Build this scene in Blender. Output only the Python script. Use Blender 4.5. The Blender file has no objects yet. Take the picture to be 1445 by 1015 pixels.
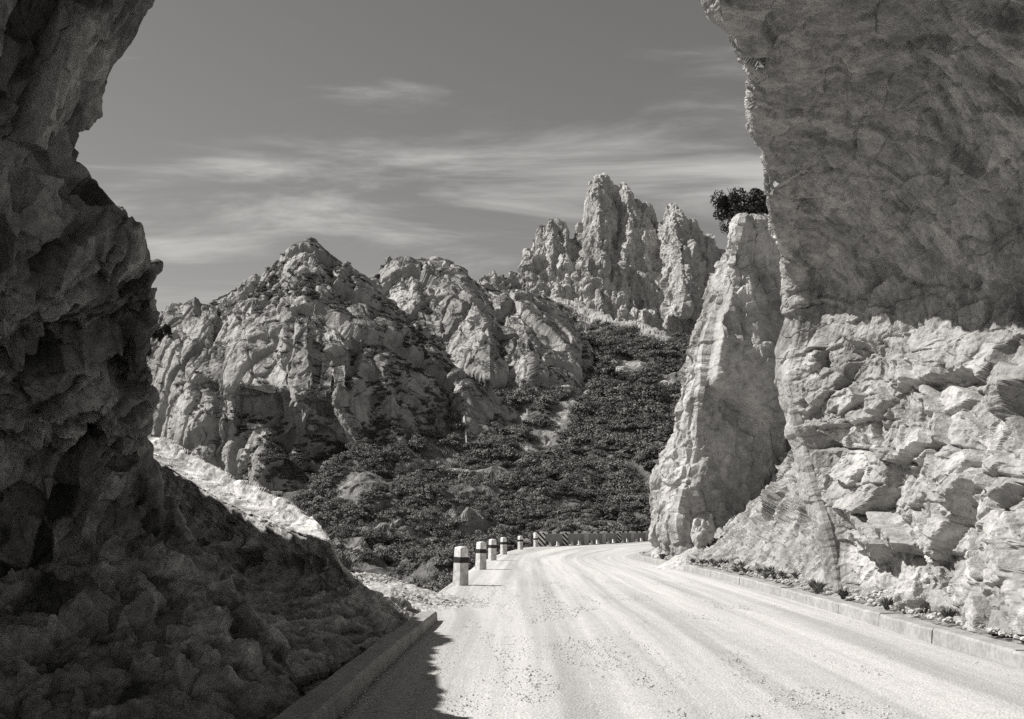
import bpy, math, random
import numpy as np
from mathutils import Vector

# ------------------------------------------------------------------ camera, sky, sun, exposure
scene = bpy.context.scene
COL = scene.collection
EYE, FOC, HORIZON, CX = 1.46, 1445.0, 748.0, 722.5      # eye height (m), focal length and horizon in photo pixels

cam_data = bpy.data.cameras.new('camera')
cam = bpy.data.objects.new('camera', cam_data)
COL.objects.link(cam)
cam.location = (0, 0, EYE)
cam.rotation_euler = (math.radians(90), 0, 0)
cam_data.sensor_width = 36.0
cam_data.lens = 36.0
cam_data.shift_y = (HORIZON - 507.5) / 1445.0
cam_data.clip_start = 0.05
cam_data.clip_end = 20000
scene.camera = cam

SUN_EL, SUN_AHEAD = math.radians(45), math.radians(8)
TO_SUN = Vector((-math.cos(SUN_EL) * math.cos(SUN_AHEAD), math.cos(SUN_EL) * math.sin(SUN_AHEAD), math.sin(SUN_EL)))
sun_data = bpy.data.lights.new('sun', 'SUN')
sun_data.energy = 4.6
sun_data.angle = math.radians(0.5)
sun_data.color = (1.0, 0.975, 0.94)
sun = bpy.data.objects.new('sun', sun_data)
COL.objects.link(sun)
sun.rotation_euler = (-TO_SUN).to_track_quat('-Z', 'Y').to_euler()
sun.location = TO_SUN * 60

world = bpy.data.worlds.new('World')
scene.world = world
world.use_nodes = True
wn, wl = world.node_tree.nodes, world.node_tree.links
wn.clear()


def wnode(t, **kw):
    n = wn.new(t)
    for k, v in kw.items():
        setattr(n, k, v)
    return n


def wmath(op, a, b=None, c=None, clamp=False):
    n = wn.new('ShaderNodeMath')
    n.operation = op
    n.use_clamp = clamp
    for i, v in enumerate((a, b, c)):
        if v is None:
            continue
        if isinstance(v, (int, float)):
            n.inputs[i].default_value = v
        else:
            wl.new(v, n.inputs[i])
    return n.outputs[0]


sky = wnode('ShaderNodeTexSky', sky_type='NISHITA')
sky.sun_disc = False
sky.sun_elevation = SUN_EL
sky.sun_rotation = math.radians(-80)
sky.altitude = 2000
sky.air_density = 1.0
sky.dust_density = 0.6
sky.ozone_density = 1.0
# black-and-white film behind an orange filter: the sky is seen through its red and green channels
sep = wnode('ShaderNodeSeparateColor')
wl.new(sky.outputs[0], sep.inputs[0])
grey = wmath('ADD', wmath('MULTIPLY', sep.outputs[0], 0.62), wmath('MULTIPLY', sep.outputs[1], 0.24))
# thin high cloud, drawn over the whole dome on a flat layer overhead
tc = wnode('ShaderNodeTexCoord')
sx = wnode('ShaderNodeSeparateXYZ')
wl.new(tc.outputs['Generated'], sx.inputs[0])
zz = wmath('ADD', wmath('MAXIMUM', sx.outputs[2], 0.0), 0.16)
cu = wmath('DIVIDE', sx.outputs[0], zz)
cv = wmath('DIVIDE', sx.outputs[1], zz)
cx = wnode('ShaderNodeCombineXYZ')
wl.new(cu, cx.inputs[0])
wl.new(cv, cx.inputs[1])
mp = wnode('ShaderNodeMapping')
mp.inputs['Location'].default_value = (3.1, 1.7, 0.0)
mp.inputs['Rotation'].default_value = (0, 0, math.radians(-7))
mp.inputs['Scale'].default_value = (0.8, 2.3, 1.0)
wl.new(cx.outputs[0], mp.inputs[0])
n1 = wnode('ShaderNodeTexNoise')
n1.inputs['Scale'].default_value = 1.6
n1.inputs['Detail'].default_value = 7
n1.inputs['Roughness'].default_value = 0.62
n1.inputs['Distortion'].default_value = 0.5
wl.new(mp.outputs[0], n1.inputs[0])
n2 = wnode('ShaderNodeTexNoise')
n2.inputs['Scale'].default_value = 0.75
n2.inputs['Detail'].default_value = 3
wl.new(mp.outputs[0], n2.inputs[0])
cl = wmath('ADD', wmath('MULTIPLY', n1.outputs[0], 0.75), wmath('MULTIPLY', n2.outputs[0], 0.45))
ramp = wnode('ShaderNodeMapRange', interpolation_type='SMOOTHSTEP')
ramp.inputs['From Min'].default_value = 0.575
ramp.inputs['From Max'].default_value = 0.82
wl.new(cl, ramp.inputs[0])
cloud = wmath('MULTIPLY', ramp.outputs[0], 2.1)
total = wmath('ADD', grey, cloud)
tint = wnode('ShaderNodeMix', data_type='RGBA')
tint.blend_type = 'MULTIPLY'
tint.inputs[0].default_value = 1.0
comb = wnode('ShaderNodeCombineColor')
for i in range(3):
    wl.new(total, comb.inputs[i])
wl.new(comb.outputs[0], tint.inputs[6])
tint.inputs[7].default_value = (1.0, 0.98, 0.95, 1)
bg = wnode('ShaderNodeBackground')
bg.inputs['Strength'].default_value = 0.10
wl.new(tint.outputs[2], bg.inputs['Color'])
wout = wnode('ShaderNodeOutputWorld')
wl.new(bg.outputs[0], wout.inputs['Surface'])

scene.render.engine = 'CYCLES'
scene.view_settings.view_transform = 'Standard'
scene.view_settings.look = 'None'
scene.view_settings.exposure = 0.68
scene.view_settings.gamma = 1.0
scene.view_settings.use_curve_mapping = False
scene.cycles.max_bounces = 6
scene.cycles.diffuse_bounces = 4
scene.cycles.use_denoising = False        # keep the stone grain crisp, like the film

# ------------------------------------------------------------------ numpy noise
rng = np.random.default_rng(7)
_perm = rng.permutation(256)
_perm = np.concatenate([_perm, _perm]).astype(np.int32)
_g = rng.normal(size=(256, 3))
_g = (_g / np.linalg.norm(_g, axis=1)[:, None]).astype(np.float32)
_rv = rng.random((256, 6)).astype(np.float32)
_rv0 = ((rng.random(256) - 0.5) * 1.3).astype(np.float32)


def hash3(i):
    return _perm[(_perm[(_perm[i[:, 0] & 255] + i[:, 1]) & 255] + i[:, 2]) & 255]


def perlin(p, seed=0):
    p = p.astype(np.float32) + np.float32(seed * 17.31)
    fl = np.floor(p)
    i = fl.astype(np.int32)
    f = p - fl
    u = f * f * f * (f * (f * 6 - 15) + 10)
    out = np.zeros(len(p), np.float32)
    for dx in (0, 1):
        wx = u[:, 0] if dx else 1 - u[:, 0]
        for dy in (0, 1):
            wy = u[:, 1] if dy else 1 - u[:, 1]
            for dz in (0, 1):
                wz = u[:, 2] if dz else 1 - u[:, 2]
                o = np.array((dx, dy, dz), np.int32)
                g = _g[hash3(i + o)]
                out += wx * wy * wz * ((f - o) * g).sum(1)
    return out * 1.6


def fbm(p, octv=4, lac=2.03, gain=0.5, seed=0):
    a, s, out = 1.0, 1.0, 0
    for k in range(octv):
        out = out + a * perlin(p * s, seed + k * 3)
        a *= gain
        s *= lac
    return out


def ridged(p, octv=4, lac=2.1, gain=0.5, seed=0):
    a, s, out = 1.0, 1.0, 0
    for k in range(octv):
        out = out + a * (1 - 2 * np.abs(perlin(p * s, seed + k * 3)))
        a *= gain
        s *= lac
    return out


def facets(p, cell, seed=0, k=0.9, basis=None, warp=0.25, soft=0.16, groove=0.0, gw=0.09):
    """blocky broken-rock relief: every irregular cell is one tilted plane, joined to its neighbour by a short ramp"""
    q = p.astype(np.float32)
    if basis is not None:
        q = q @ np.asarray(basis, np.float32)
    q = q / np.asarray(cell, np.float32)
    if warp:
        w = np.stack([perlin(q * 1.3, seed + 40), perlin(q * 1.3, seed + 50), perlin(q * 1.3, seed + 60)], 1)
        q = q + np.float32(warp) * w
    q = q + np.float32(seed * 13.7)
    b = np.floor(q).astype(np.int32)
    f = q - b
    n = len(q)
    b1 = np.full(n, 1e9, np.float32)
    b2 = np.full(n, 1e9, np.float32)
    v1 = np.zeros(n, np.float32)
    v2 = np.zeros(n, np.float32)
    for dx in (-1, 0, 1):
        for dy in (-1, 0, 1):
            for dz in (-1, 0, 1):
                o = np.array((dx, dy, dz), np.int32)
                h = hash3(b + o)
                r = _rv[h]
                d = f - o - (0.1 + 0.8 * r[:, :3])
                d2 = np.einsum('ij,ij->i', d, d)
                val = _rv0[h] + np.einsum('ij,ij->i', d, r[:, 3:] - 0.5) * (2 * k)
                m = d2 < b1
                m2 = (~m) & (d2 < b2)
                v2 = np.where(m, v1, np.where(m2, val, v2))
                b2 = np.where(m, b1, np.where(m2, d2, b2))
                v1 = np.where(m, val, v1)
                b1 = np.where(m, d2, b1)
    e = np.clip((np.sqrt(b2) - np.sqrt(b1)) / soft, 0, 1)
    w = 0.5 + 0.5 * e * e * (3 - 2 * e)
    out = v1 * w + v2 * (1 - w)
    if groove:
        out = out - groove * np.exp(-((np.sqrt(b2) - np.sqrt(b1)) / gw) ** 2)
    return out


def smooth(x, a, b):
    t = np.clip((x - a) / (b - a), 0, 1)
    return t * t * (3 - 2 * t)


# ------------------------------------------------------------------ mesh helpers
def P(px, py, d):
    """world point that the photo shows at pixel (px, py), d metres away along the road axis"""
    return ((px - CX) / FOC * d, d, EYE + (HORIZON - py) / FOC * d)


def to_px(p):
    return CX + FOC * p[:, 0] / p[:, 1], HORIZON - FOC * (p[:, 2] - EYE) / p[:, 1]


def fast_mesh(name, verts, faces, mat=None, smooth_shade=False, attrs=None):
    verts = np.ascontiguousarray(verts, np.float32)
    faces = np.ascontiguousarray(faces, np.int32)
    n, k = faces.shape
    me = bpy.data.meshes.new(name)
    me.vertices.add(len(verts))
    me.vertices.foreach_set('co', verts.ravel())
    me.loops.add(n * k)
    me.loops.foreach_set('vertex_index', faces.ravel())
    me.polygons.add(n)
    me.polygons.foreach_set('loop_start', np.arange(0, n * k, k, dtype=np.int32))
    me.polygons.foreach_set('loop_total', np.full(n, k, np.int32))
    me.polygons.foreach_set('use_smooth', np.full(n, smooth_shade, bool))
    for an, av in (attrs or {}).items():
        a = me.attributes.new(an, 'FLOAT', 'POINT')
        a.data.foreach_set('value', np.ascontiguousarray(av, np.float32))
    me.update(calc_edges=True)
    if mat:
        me.materials.append(mat)
    return me


def link(name, me, parent=None, loc=None, kind=None, label=None, cat=None, group=None):
    o = bpy.data.objects.new(name, me)
    COL.objects.link(o)
    if parent:
        o.parent = parent
    if loc is not None:
        o.location = loc
    if kind:
        o['kind'] = kind
    if label:
        o['label'] = label
    if cat:
        o['category'] = cat
    if group:
        o['group'] = group
    return o


def cr_axis0(c, subs):
    """Catmull-Rom through c along axis 0 with a number of steps for each interval"""
    c = np.asarray(c, float)
    n = len(c)
    ext = np.concatenate([2 * c[:1] - c[1:2], c, 2 * c[-1:] - c[-2:-1]])
    if isinstance(subs, int):
        subs = [subs] * (n - 1)
    out = []
    for i in range(n - 1):
        p0, p1, p2, p3 = ext[i:i + 4]
        last = i == n - 2
        t = np.linspace(0, 1, subs[i] + 1)[:None if last else -1]
        t = t.reshape((-1,) + (1,) * (c.ndim - 1))
        out.append(0.5 * ((2 * p1) + (-p0 + p2) * t + (2 * p0 - 5 * p1 + 4 * p2 - p3) * t ** 2
                          + (-p0 + 3 * p1 - 3 * p2 + p3) * t ** 3))
    return np.concatenate(out)


def grid_normals(g, ref):
    du = np.gradient(g, axis=0)
    dv = np.gradient(g, axis=1)
    n = np.cross(du, dv)
    n /= np.linalg.norm(n, axis=2)[..., None] + 1e-9
    if ref is not None and (n * (np.asarray(ref) - g)).sum(2).mean() < 0:
        n = -n
    return n


def grid_faces(r, c, wrap=False):
    i = np.arange(r - 1)[:, None]
    j = np.arange(c if wrap else c - 1)[None, :]
    j2 = (j + 1) % c
    return np.stack([i * c + j, i * c + j2, (i + 1) * c + j2, (i + 1) * c + j], -1).reshape(-1, 4)


def ctrl_world(rows):
    """rows of (px, py, d) or ('w', x, y, z)"""
    return np.array([[P(*q) if q[0] != 'w' else q[1:] for q in row] for row in rows], float)


def sheet(rows, subr, subc, ref=(0, 0, EYE)):
    g = cr_axis0(ctrl_world(rows), subr)
    g = cr_axis0(g.transpose(1, 0, 2), subc).transpose(1, 0, 2)
    return g, grid_normals(g, ref)


def lin(xs, ys, x):
    return np.interp(x, xs, ys)


# ------------------------------------------------------------------ materials
def mat_new(name):
    m = bpy.data.materials.new(name)
    m.use_nodes = True
    nt = m.node_tree
    nt.nodes.clear()
    out = nt.nodes.new('ShaderNodeOutputMaterial')
    b = nt.nodes.new('ShaderNodeBsdfPrincipled')
    b.inputs['Specular IOR Level'].default_value = 0.2
    b.inputs['Roughness'].default_value = 0.9
    nt.links.new(b.outputs[0], out.inputs[0])
    return m, nt, b


class NB:
    """small node-tree builder"""

    def __init__(self, nt):
        self.nt = nt
        self.geo = nt.nodes.new('ShaderNodeTexCoord')
        self.pos = self.geo.outputs['Object']

    def put(self, s, v):
        if isinstance(v, (int, float, tuple)):
            s.default_value = v
        else:
            self.nt.links.new(v, s)

    def math(self, op, a, b=0.0, clamp=False):
        n = self.nt.nodes.new('ShaderNodeMath')
        n.operation = op
        n.use_clamp = clamp
        self.put(n.inputs[0], a)
        self.put(n.inputs[1], b)
        return n.outputs[0]

    def map(self, scale=(1, 1, 1), rot=(0, 0, 0), src=None):
        n = self.nt.nodes.new('ShaderNodeMapping')
        n.inputs['Scale'].default_value = scale
        n.inputs['Rotation'].default_value = rot
        self.put(n.inputs[0], src or self.pos)
        return n.outputs[0]

    def noise(self, scale, detail=5, rough=0.55, src=None, dist=0.0):
        n = self.nt.nodes.new('ShaderNodeTexNoise')
        n.inputs['Scale'].default_value = scale
        n.inputs['Detail'].default_value = detail
        n.inputs['Roughness'].default_value = rough
        n.inputs['Distortion'].default_value = dist
        self.put(n.inputs[0], src or self.pos)
        return n.outputs[0]

    def voronoi(self, scale, feature='F1', src=None, out=0):
        n = self.nt.nodes.new('ShaderNodeTexVoronoi')
        n.feature = feature
        n.inputs['Scale'].default_value = scale
        self.put(n.inputs[0], src or self.pos)
        return n.outputs[out]

    def range(self, v, a, b, c=0.0, d=1.0, smooth_=True):
        n = self.nt.nodes.new('ShaderNodeMapRange')
        n.interpolation_type = 'SMOOTHSTEP' if smooth_ else 'LINEAR'
        self.put(n.inputs[0], v)
        for i, q in enumerate((a, b, c, d)):
            self.put(n.inputs[i + 1], q)
        return n.outputs[0]

    def mix(self, f, a, b):
        n = self.nt.nodes.new('ShaderNodeMix')
        n.data_type = 'FLOAT'
        self.put(n.inputs[0], f)
        self.put(n.inputs[2], a)
        self.put(n.inputs[3], b)
        return n.outputs[0]

    def attr(self, name):
        n = self.nt.nodes.new('ShaderNodeAttribute')
        n.attribute_name = name
        return n.outputs['Fac']

    def normal_z(self):
        g = self.nt.nodes.new('ShaderNodeNewGeometry')
        s = self.nt.nodes.new('ShaderNodeSeparateXYZ')
        self.nt.links.new(g.outputs['True Normal'], s.inputs[0])
        return s.outputs[2]

    def grey(self, v, bsdf, tone=(1.0, 0.985, 0.965)):
        c = self.nt.nodes.new('ShaderNodeCombineColor')
        for i in range(3):
            self.put(c.inputs[i], self.math('MULTIPLY', v, tone[i]))
        self.nt.links.new(c.outputs[0], bsdf.inputs['Base Color'])

    def bump(self, h, bsdf, strength=0.5, dist=0.05):
        n = self.nt.nodes.new('ShaderNodeBump')
        n.inputs['Strength'].default_value = strength
        n.inputs['Distance'].default_value = dist
        self.nt.links.new(h, n.inputs['Height'])
        self.nt.links.new(n.outputs[0], bsdf.inputs['Normal'])


def rock_material(name, size, lo, hi, streak=0.3, veg=0.0, veg_from=0.55, bump=0.6, veg_tone=0.045, crack=0.35,
                  mask=None, mask_tone=0.4, stain=0.0, dist=0.3, lit_boost=0.0, tone=0.0):
    """size = metres of the broad mottling; lo and hi = darkest and palest stone; veg = turf on the ledges"""
    m, nt, b = mat_new(name)
    n = NB(nt)
    big = n.noise(1.0 / size, 4, 0.6, dist=dist)
    fine = n.noise(7.0 / size, 6, 0.65)
    st = n.noise(1.0, 4, 0.6, src=n.map((3.2 / size, 3.2 / size, 0.42 / size)))
    v = n.math('ADD', n.math('MULTIPLY', big, 0.55), n.math('MULTIPLY', fine, 0.45))
    v = n.range(v, 0.34, 0.66, lo, hi)
    s = n.math('SUBTRACT', 1.0, n.math('MULTIPLY', n.range(st, 0.50, 0.74), streak))
    v = n.math('MULTIPLY', v, s)
    if stain:
        sn = n.noise(0.9 / size, 6, 0.68, src=n.map((1, 1, 0.6), (0.3, 0.4, 0.2)))
        v = n.math('MULTIPLY', v, n.range(sn, 0.44, 0.64, 1.0, 1.0 - stain))
    if lit_boost:
        v = n.math('MULTIPLY', v, n.range(n.attr('lit_boost'), 0.0, 1.0, 1.0, lit_boost, False))  # sunlit brightening put into the stone colour through a vertex mask
    if tone:
        v = n.math('MULTIPLY', v, n.math('ADD', 1.0, n.math('MULTIPLY', n.attr('tone'), tone)))
    ckm = fine
    if crack:
        ckm = n.range(n.voronoi(2.6 / size, 'DISTANCE_TO_EDGE'), 0.0, 0.035, 1.0 - crack, 1.0)
        v = n.math('MULTIPLY', v, ckm)
    if mask:
        v = n.mix(n.attr(mask), v, n.math('MULTIPLY', n.range(fine, 0.3, 0.7, 0.7, 1.2), mask_tone))
    if veg > 0:
        vn = n.noise(2.4 / size, 5, 0.65)
        up = n.math('ADD', n.normal_z(), n.math('MULTIPLY', n.math('SUBTRACT', vn, 0.5), 2.2))
        vm = n.math('MULTIPLY', n.range(up, veg_from, veg_from + 0.16), veg)
        if mask:
            vm = n.math('MULTIPLY', vm, n.math('SUBTRACT', 1.0, n.attr(mask)))
        vt = n.range(n.noise(22 / size, 3), 0.3, 0.7, veg_tone * 0.6, veg_tone * 1.5)
        v = n.mix(vm, v, vt)
    n.grey(v, b)
    h = n.math('ADD', n.math('MULTIPLY', fine, 0.6),
               n.math('ADD', n.math('MULTIPLY', n.noise(34 / size, 4, 0.7), 0.3), n.math('MULTIPLY', ckm, 0.25)))
    n.bump(h, b, bump, size * 0.09)
    return m


def plain_material(name, lo, hi, scale=8.0, bump=0.2, dist=0.01, rough=0.85, detail=5):
    m, nt, b = mat_new(name)
    n = NB(nt)
    f = n.noise(scale, detail, 0.6)
    g = n.noise(scale * 0.13, 3, 0.5)
    v = n.math('ADD', n.math('MULTIPLY', f, 0.6), n.math('MULTIPLY', g, 0.4))
    n.grey(n.range(v, 0.33, 0.67, lo, hi), b)
    if bump:
        n.bump(f, b, bump, dist)
    b.inputs['Roughness'].default_value = rough
    return m


def leaf_material(name, lo, hi):
    m, nt, b = mat_new(name)
    n = NB(nt)
    g = nt.nodes.new('ShaderNodeNewGeometry')
    v = n.range(g.outputs['Random Per Island'], 0.0, 1.0, lo, hi, False)
    oi = nt.nodes.new('ShaderNodeObjectInfo')
    v = n.math('MULTIPLY', v, n.range(oi.outputs['Random'], 0.0, 1.0, 0.65, 1.4, False))
    n.grey(v, b, (1.0, 0.99, 0.96))
    b.inputs['Roughness'].default_value = 0.75
    return m


M = {}
M['peak'] = rock_material('peak_rock', 14.0, 0.31, 0.54, 0.3, veg=0.7, veg_from=0.80, bump=0.8, veg_tone=0.09, stain=0.25, crack=0.0)
M['crag'] = rock_material('crag_rock', 9.0, 0.24, 0.44, 0.4, veg=0.97, veg_from=0.62, bump=0.6, stain=0.35, crack=0.0)
M['midcrag'] = rock_material('middle_crag_rock', 10.0, 0.26, 0.48, 0.35, veg=0.95, veg_from=0.58, bump=0.7, stain=0.3, crack=0.0)
M['arch'] = rock_material('arch_rock', 0.5, 0.16, 0.37, 0.1, bump=0.9, crack=0.0, stain=0.5, dist=0.0, tone=0.95)
M['wall'] = rock_material('cliff_rock', 0.6, 0.20, 0.40, 0.15, bump=0.6, crack=0.0, stain=0.3, dist=0.0, lit_boost=1.15, tone=0.3)
M['pillar'] = rock_material('pillar_rock', 2.4, 0.27, 0.52, 0.4, veg=0.5, veg_from=0.95, bump=0.6, crack=0.0, stain=0.35, dist=0.0)
M['bank'] = rock_material('bank_rock', 0.5, 0.24, 0.50, 0.1, veg=0.5, veg_from=1.05, bump=0.9, veg_tone=0.08, crack=0.0, stain=0.35, dist=0.0, tone=0.8, lit_boost=1.25)
M['scree'] = rock_material('scree_ground', 1.2, 0.22, 0.44, 0.0, veg=0.8, veg_from=0.94, bump=0.9, veg_tone=0.10, crack=0.0, stain=0.3)
M['hill'] = rock_material('hillside_turf', 6.0, 0.09, 0.21, 0.0, bump=0.8, crack=0.0, mask='scree', mask_tone=0.34)
M['boulder'] = rock_material('boulder_rock', 1.6, 0.34, 0.52, 0.1, bump=0.6, crack=0.1)
M['gravel'] = plain_material('gravel_stone', 0.30, 0.55, 9.0, 0.3, 0.004)
M['concrete'] = plain_material('kerb_concrete', 0.22, 0.36, 14.0, 0.3, 0.006)
M['white'] = plain_material('white_paint', 0.45, 0.82, 7.0, 0.3, 0.006, 0.7)
M['black'] = plain_material('black_paint', 0.018, 0.04, 16.0, 0.2, 0.003, 0.6)
M['greywall'] = plain_material('grey_render', 0.19, 0.30, 5.0, 0.3, 0.01)
M['pine'] = leaf_material('pine_needles', 0.085, 0.17)
M['shrubleaf'] = leaf_material('shrub_leaves', 0.018, 0.05)
M['bark'] = plain_material('bark', 0.06, 0.13, 20.0, 0.4, 0.01)
M['grass'] = leaf_material('dry_grass', 0.09, 0.26)
M['palegrass'] = leaf_material('pale_grass', 0.2, 0.42)


def road_material():
    m, nt, b = mat_new('road_gravel')
    n = NB(nt)
    u = n.attr('across')
    wob = n.math('MULTIPLY', n.math('SUBTRACT', n.noise(0.05, 1), 0.5), 0.05)
    u2 = n.math('ADD', u, wob)
    pos = n.pos
    trk = n.noise(1.0, 3, 0.55, src=n.combine(n, u2, 7.5, n.attr('along'), 0.022))
    trk2 = n.noise(1.0, 3, 0.6, src=n.combine(n, u2, 22.0, n.attr('along'), 0.03))
    fine = n.noise(26.0, 5, 0.7)
    mid = n.noise(3.3, 4, 0.6)
    t = n.math('ADD', n.math('MULTIPLY', trk, 0.62), n.math('MULTIPLY', trk2, 0.38))
    t = n.math('ADD', n.math('MULTIPLY', t, 0.9), n.math('MULTIPLY', mid, 0.10))
    v = n.range(t, 0.36, 0.62, 0.33, 0.55)
    v = n.math('MULTIPLY', v, n.range(fine, 0.3, 0.7, 0.8, 1.12))
    n.grey(v, b)
    st = n.voronoi(42.0)
    h = n.math('ADD', n.math('MULTIPLY', fine, 0.6), n.math('MULTIPLY', n.math('SUBTRACT', 1.0, st), 0.6))
    n.bump(h, b, 0.55, 0.02)
    return m


def _combine(self, n, u, us, w, ws):
    c = n.nt.nodes.new('ShaderNodeCombineXYZ')
    n.put(c.inputs[0], n.math('MULTIPLY', u, us))
    n.put(c.inputs[1], n.math('MULTIPLY', w, ws))
    return c.outputs[0]


NB.combine = _combine
M['road'] = road_material()


def basis_rot(rx=0, ry=0, rz=0):
    from mathutils import Euler
    return np.array(Euler((math.radians(rx), math.radians(ry), math.radians(rz))).to_matrix())


# ------------------------------------------------------------------ the road
YS = np.array([-12, 0, 8, 16.5, 20, 27, 38, 49, 61, 76, 90, 104, 120, 136, 160, 190.])
XL = np.array([-1.6, -1.5, -1.5, -1.5, -1.75, -1.75, -1.6, -1.4, -0.95, 0.1, 1.8, 6.3, 11.2, 17.0, 28.0, 44.0])
YR = np.array([-12, 0, 10.7, 19.4, 33, 47, 56, 64, 76, 90, 110, 130, 150, 175.])
XR = np.array([4.2, 4.7, 5.26, 5.74, 6.2, 6.25, 6.9, 8.4, 11.5, 15.5, 22.5, 30, 40, 54.])


def curve_y(ys, xs, n):
    t = cr_axis0(np.stack([xs, ys], 1), 24)
    i = np.linspace(0, len(t) - 1, n)
    return np.stack([np.interp(i, np.arange(len(t)), t[:, 0]), np.interp(i, np.arange(len(t)), t[:, 1])], 1)


def edge_x(ys, xs, y):
    t = cr_axis0(np.stack([xs, ys], 1), 24)
    return np.interp(y, t[:, 1], t[:, 0])


yl = np.concatenate([np.linspace(-12, 30, 420), np.linspace(30.2, 175, 300)])
xl, xr = edge_x(YS, XL, yl), edge_x(YR, XR, yl)
nu = 120
u = np.linspace(0, 1, nu)
RX = xl[:, None] + (xr - xl)[:, None] * u[None]
RY = np.repeat(yl[:, None], nu, 1)
rp = np.stack([RX, RY, np.zeros_like(RX)], -1).reshape(-1, 3)
un = np.tile(u, len(yl))
rut = -0.035 * (np.exp(-((un - 0.36) / 0.05) ** 2) + np.exp(-((un - 0.58) / 0.05) ** 2) + np.exp(-((un - 0.78) / 0.05) ** 2))
rp[:, 2] = 0.010 * fbm(rp * np.array([2.6, 0.22, 1]), 4) + rut * 0.6 + 0.008 * perlin(rp * 9)
rp[:, 2] -= 0.05 * smooth(-rp[:, 0] + np.repeat(xl, nu), -0.25, 0)
link('road', fast_mesh('road', rp, grid_faces(len(yl), nu), M['road'], True,
                       {'across': un, 'along': np.repeat(yl, nu)}), kind='structure')


def kerb(name, pts, w, h, inner, mat):
    """a cast concrete kerb with a chamfered edge following pts (x, y); inner = +1 when its body lies to the right"""
    pts = np.asarray(pts)
    prof = np.array([(0, -0.1), (0.012, h - 0.03), (0.035, h), (w, h + 0.004), (w, -0.1)])
    t = np.gradient(pts, axis=0)
    t /= np.linalg.norm(t, axis=1)[:, None]
    nrm = np.stack([t[:, 1], -t[:, 0]], 1) * inner
    g = np.zeros((len(pts), len(prof), 3))
    for k, (a, z) in enumerate(prof):
        g[:, k, :2] = pts + nrm * a
        g[:, k, 2] = z
    v = g.reshape(-1, 3)
    v = v + 0.012 * np.stack([perlin(v * 2.1, 1), perlin(v * 2.1, 2) * 0, perlin(v * 1.7, 3)], 1)
    f = grid_faces(len(pts), len(prof))
    k = len(prof)
    caps = [[0, 1, 2, 3], [0, 3, 4, 4]]
    me = bpy.data.meshes.new(name)
    last = (len(pts) - 1) * k
    me.from_pydata(v.tolist(), [], f.tolist() + [list(range(k)), [last + q for q in range(k)][::-1]])
    me.materials.append(mat)
    return me


def kerb_run(name, fx, y0, y1, step, w, h, inner, mat, seed):
    r = random.Random(seed)
    root = link(name, None, kind='structure')
    y = y0
    while y < y1 - 0.2:
        e = min(y + step * (0.92 + 0.16 * r.random()), y1)
        ky = np.linspace(y + 0.006, e - 0.006, 14)
        dx = r.uniform(-0.012, 0.012)
        me = kerb('kerb_stone', np.stack([fx(ky) + dx, ky], 1), w, h + r.uniform(-0.012, 0.012), inner, mat)
        link('kerb_stone', me, root)
        y = e


kerb_run('kerb_right', lambda y: edge_x(YR, XR, y), -6, 60, 2.4, 0.26, 0.20, 1, M['concrete'], 1)
kerb_run('kerb_left', lambda y: np.interp(y, [2, 7.6, 16.5], [-1.42, -1.38, -1.2]), 2, 16.5, 3.6, 0.26, 0.16, -1, M['concrete'], 2)


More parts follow.
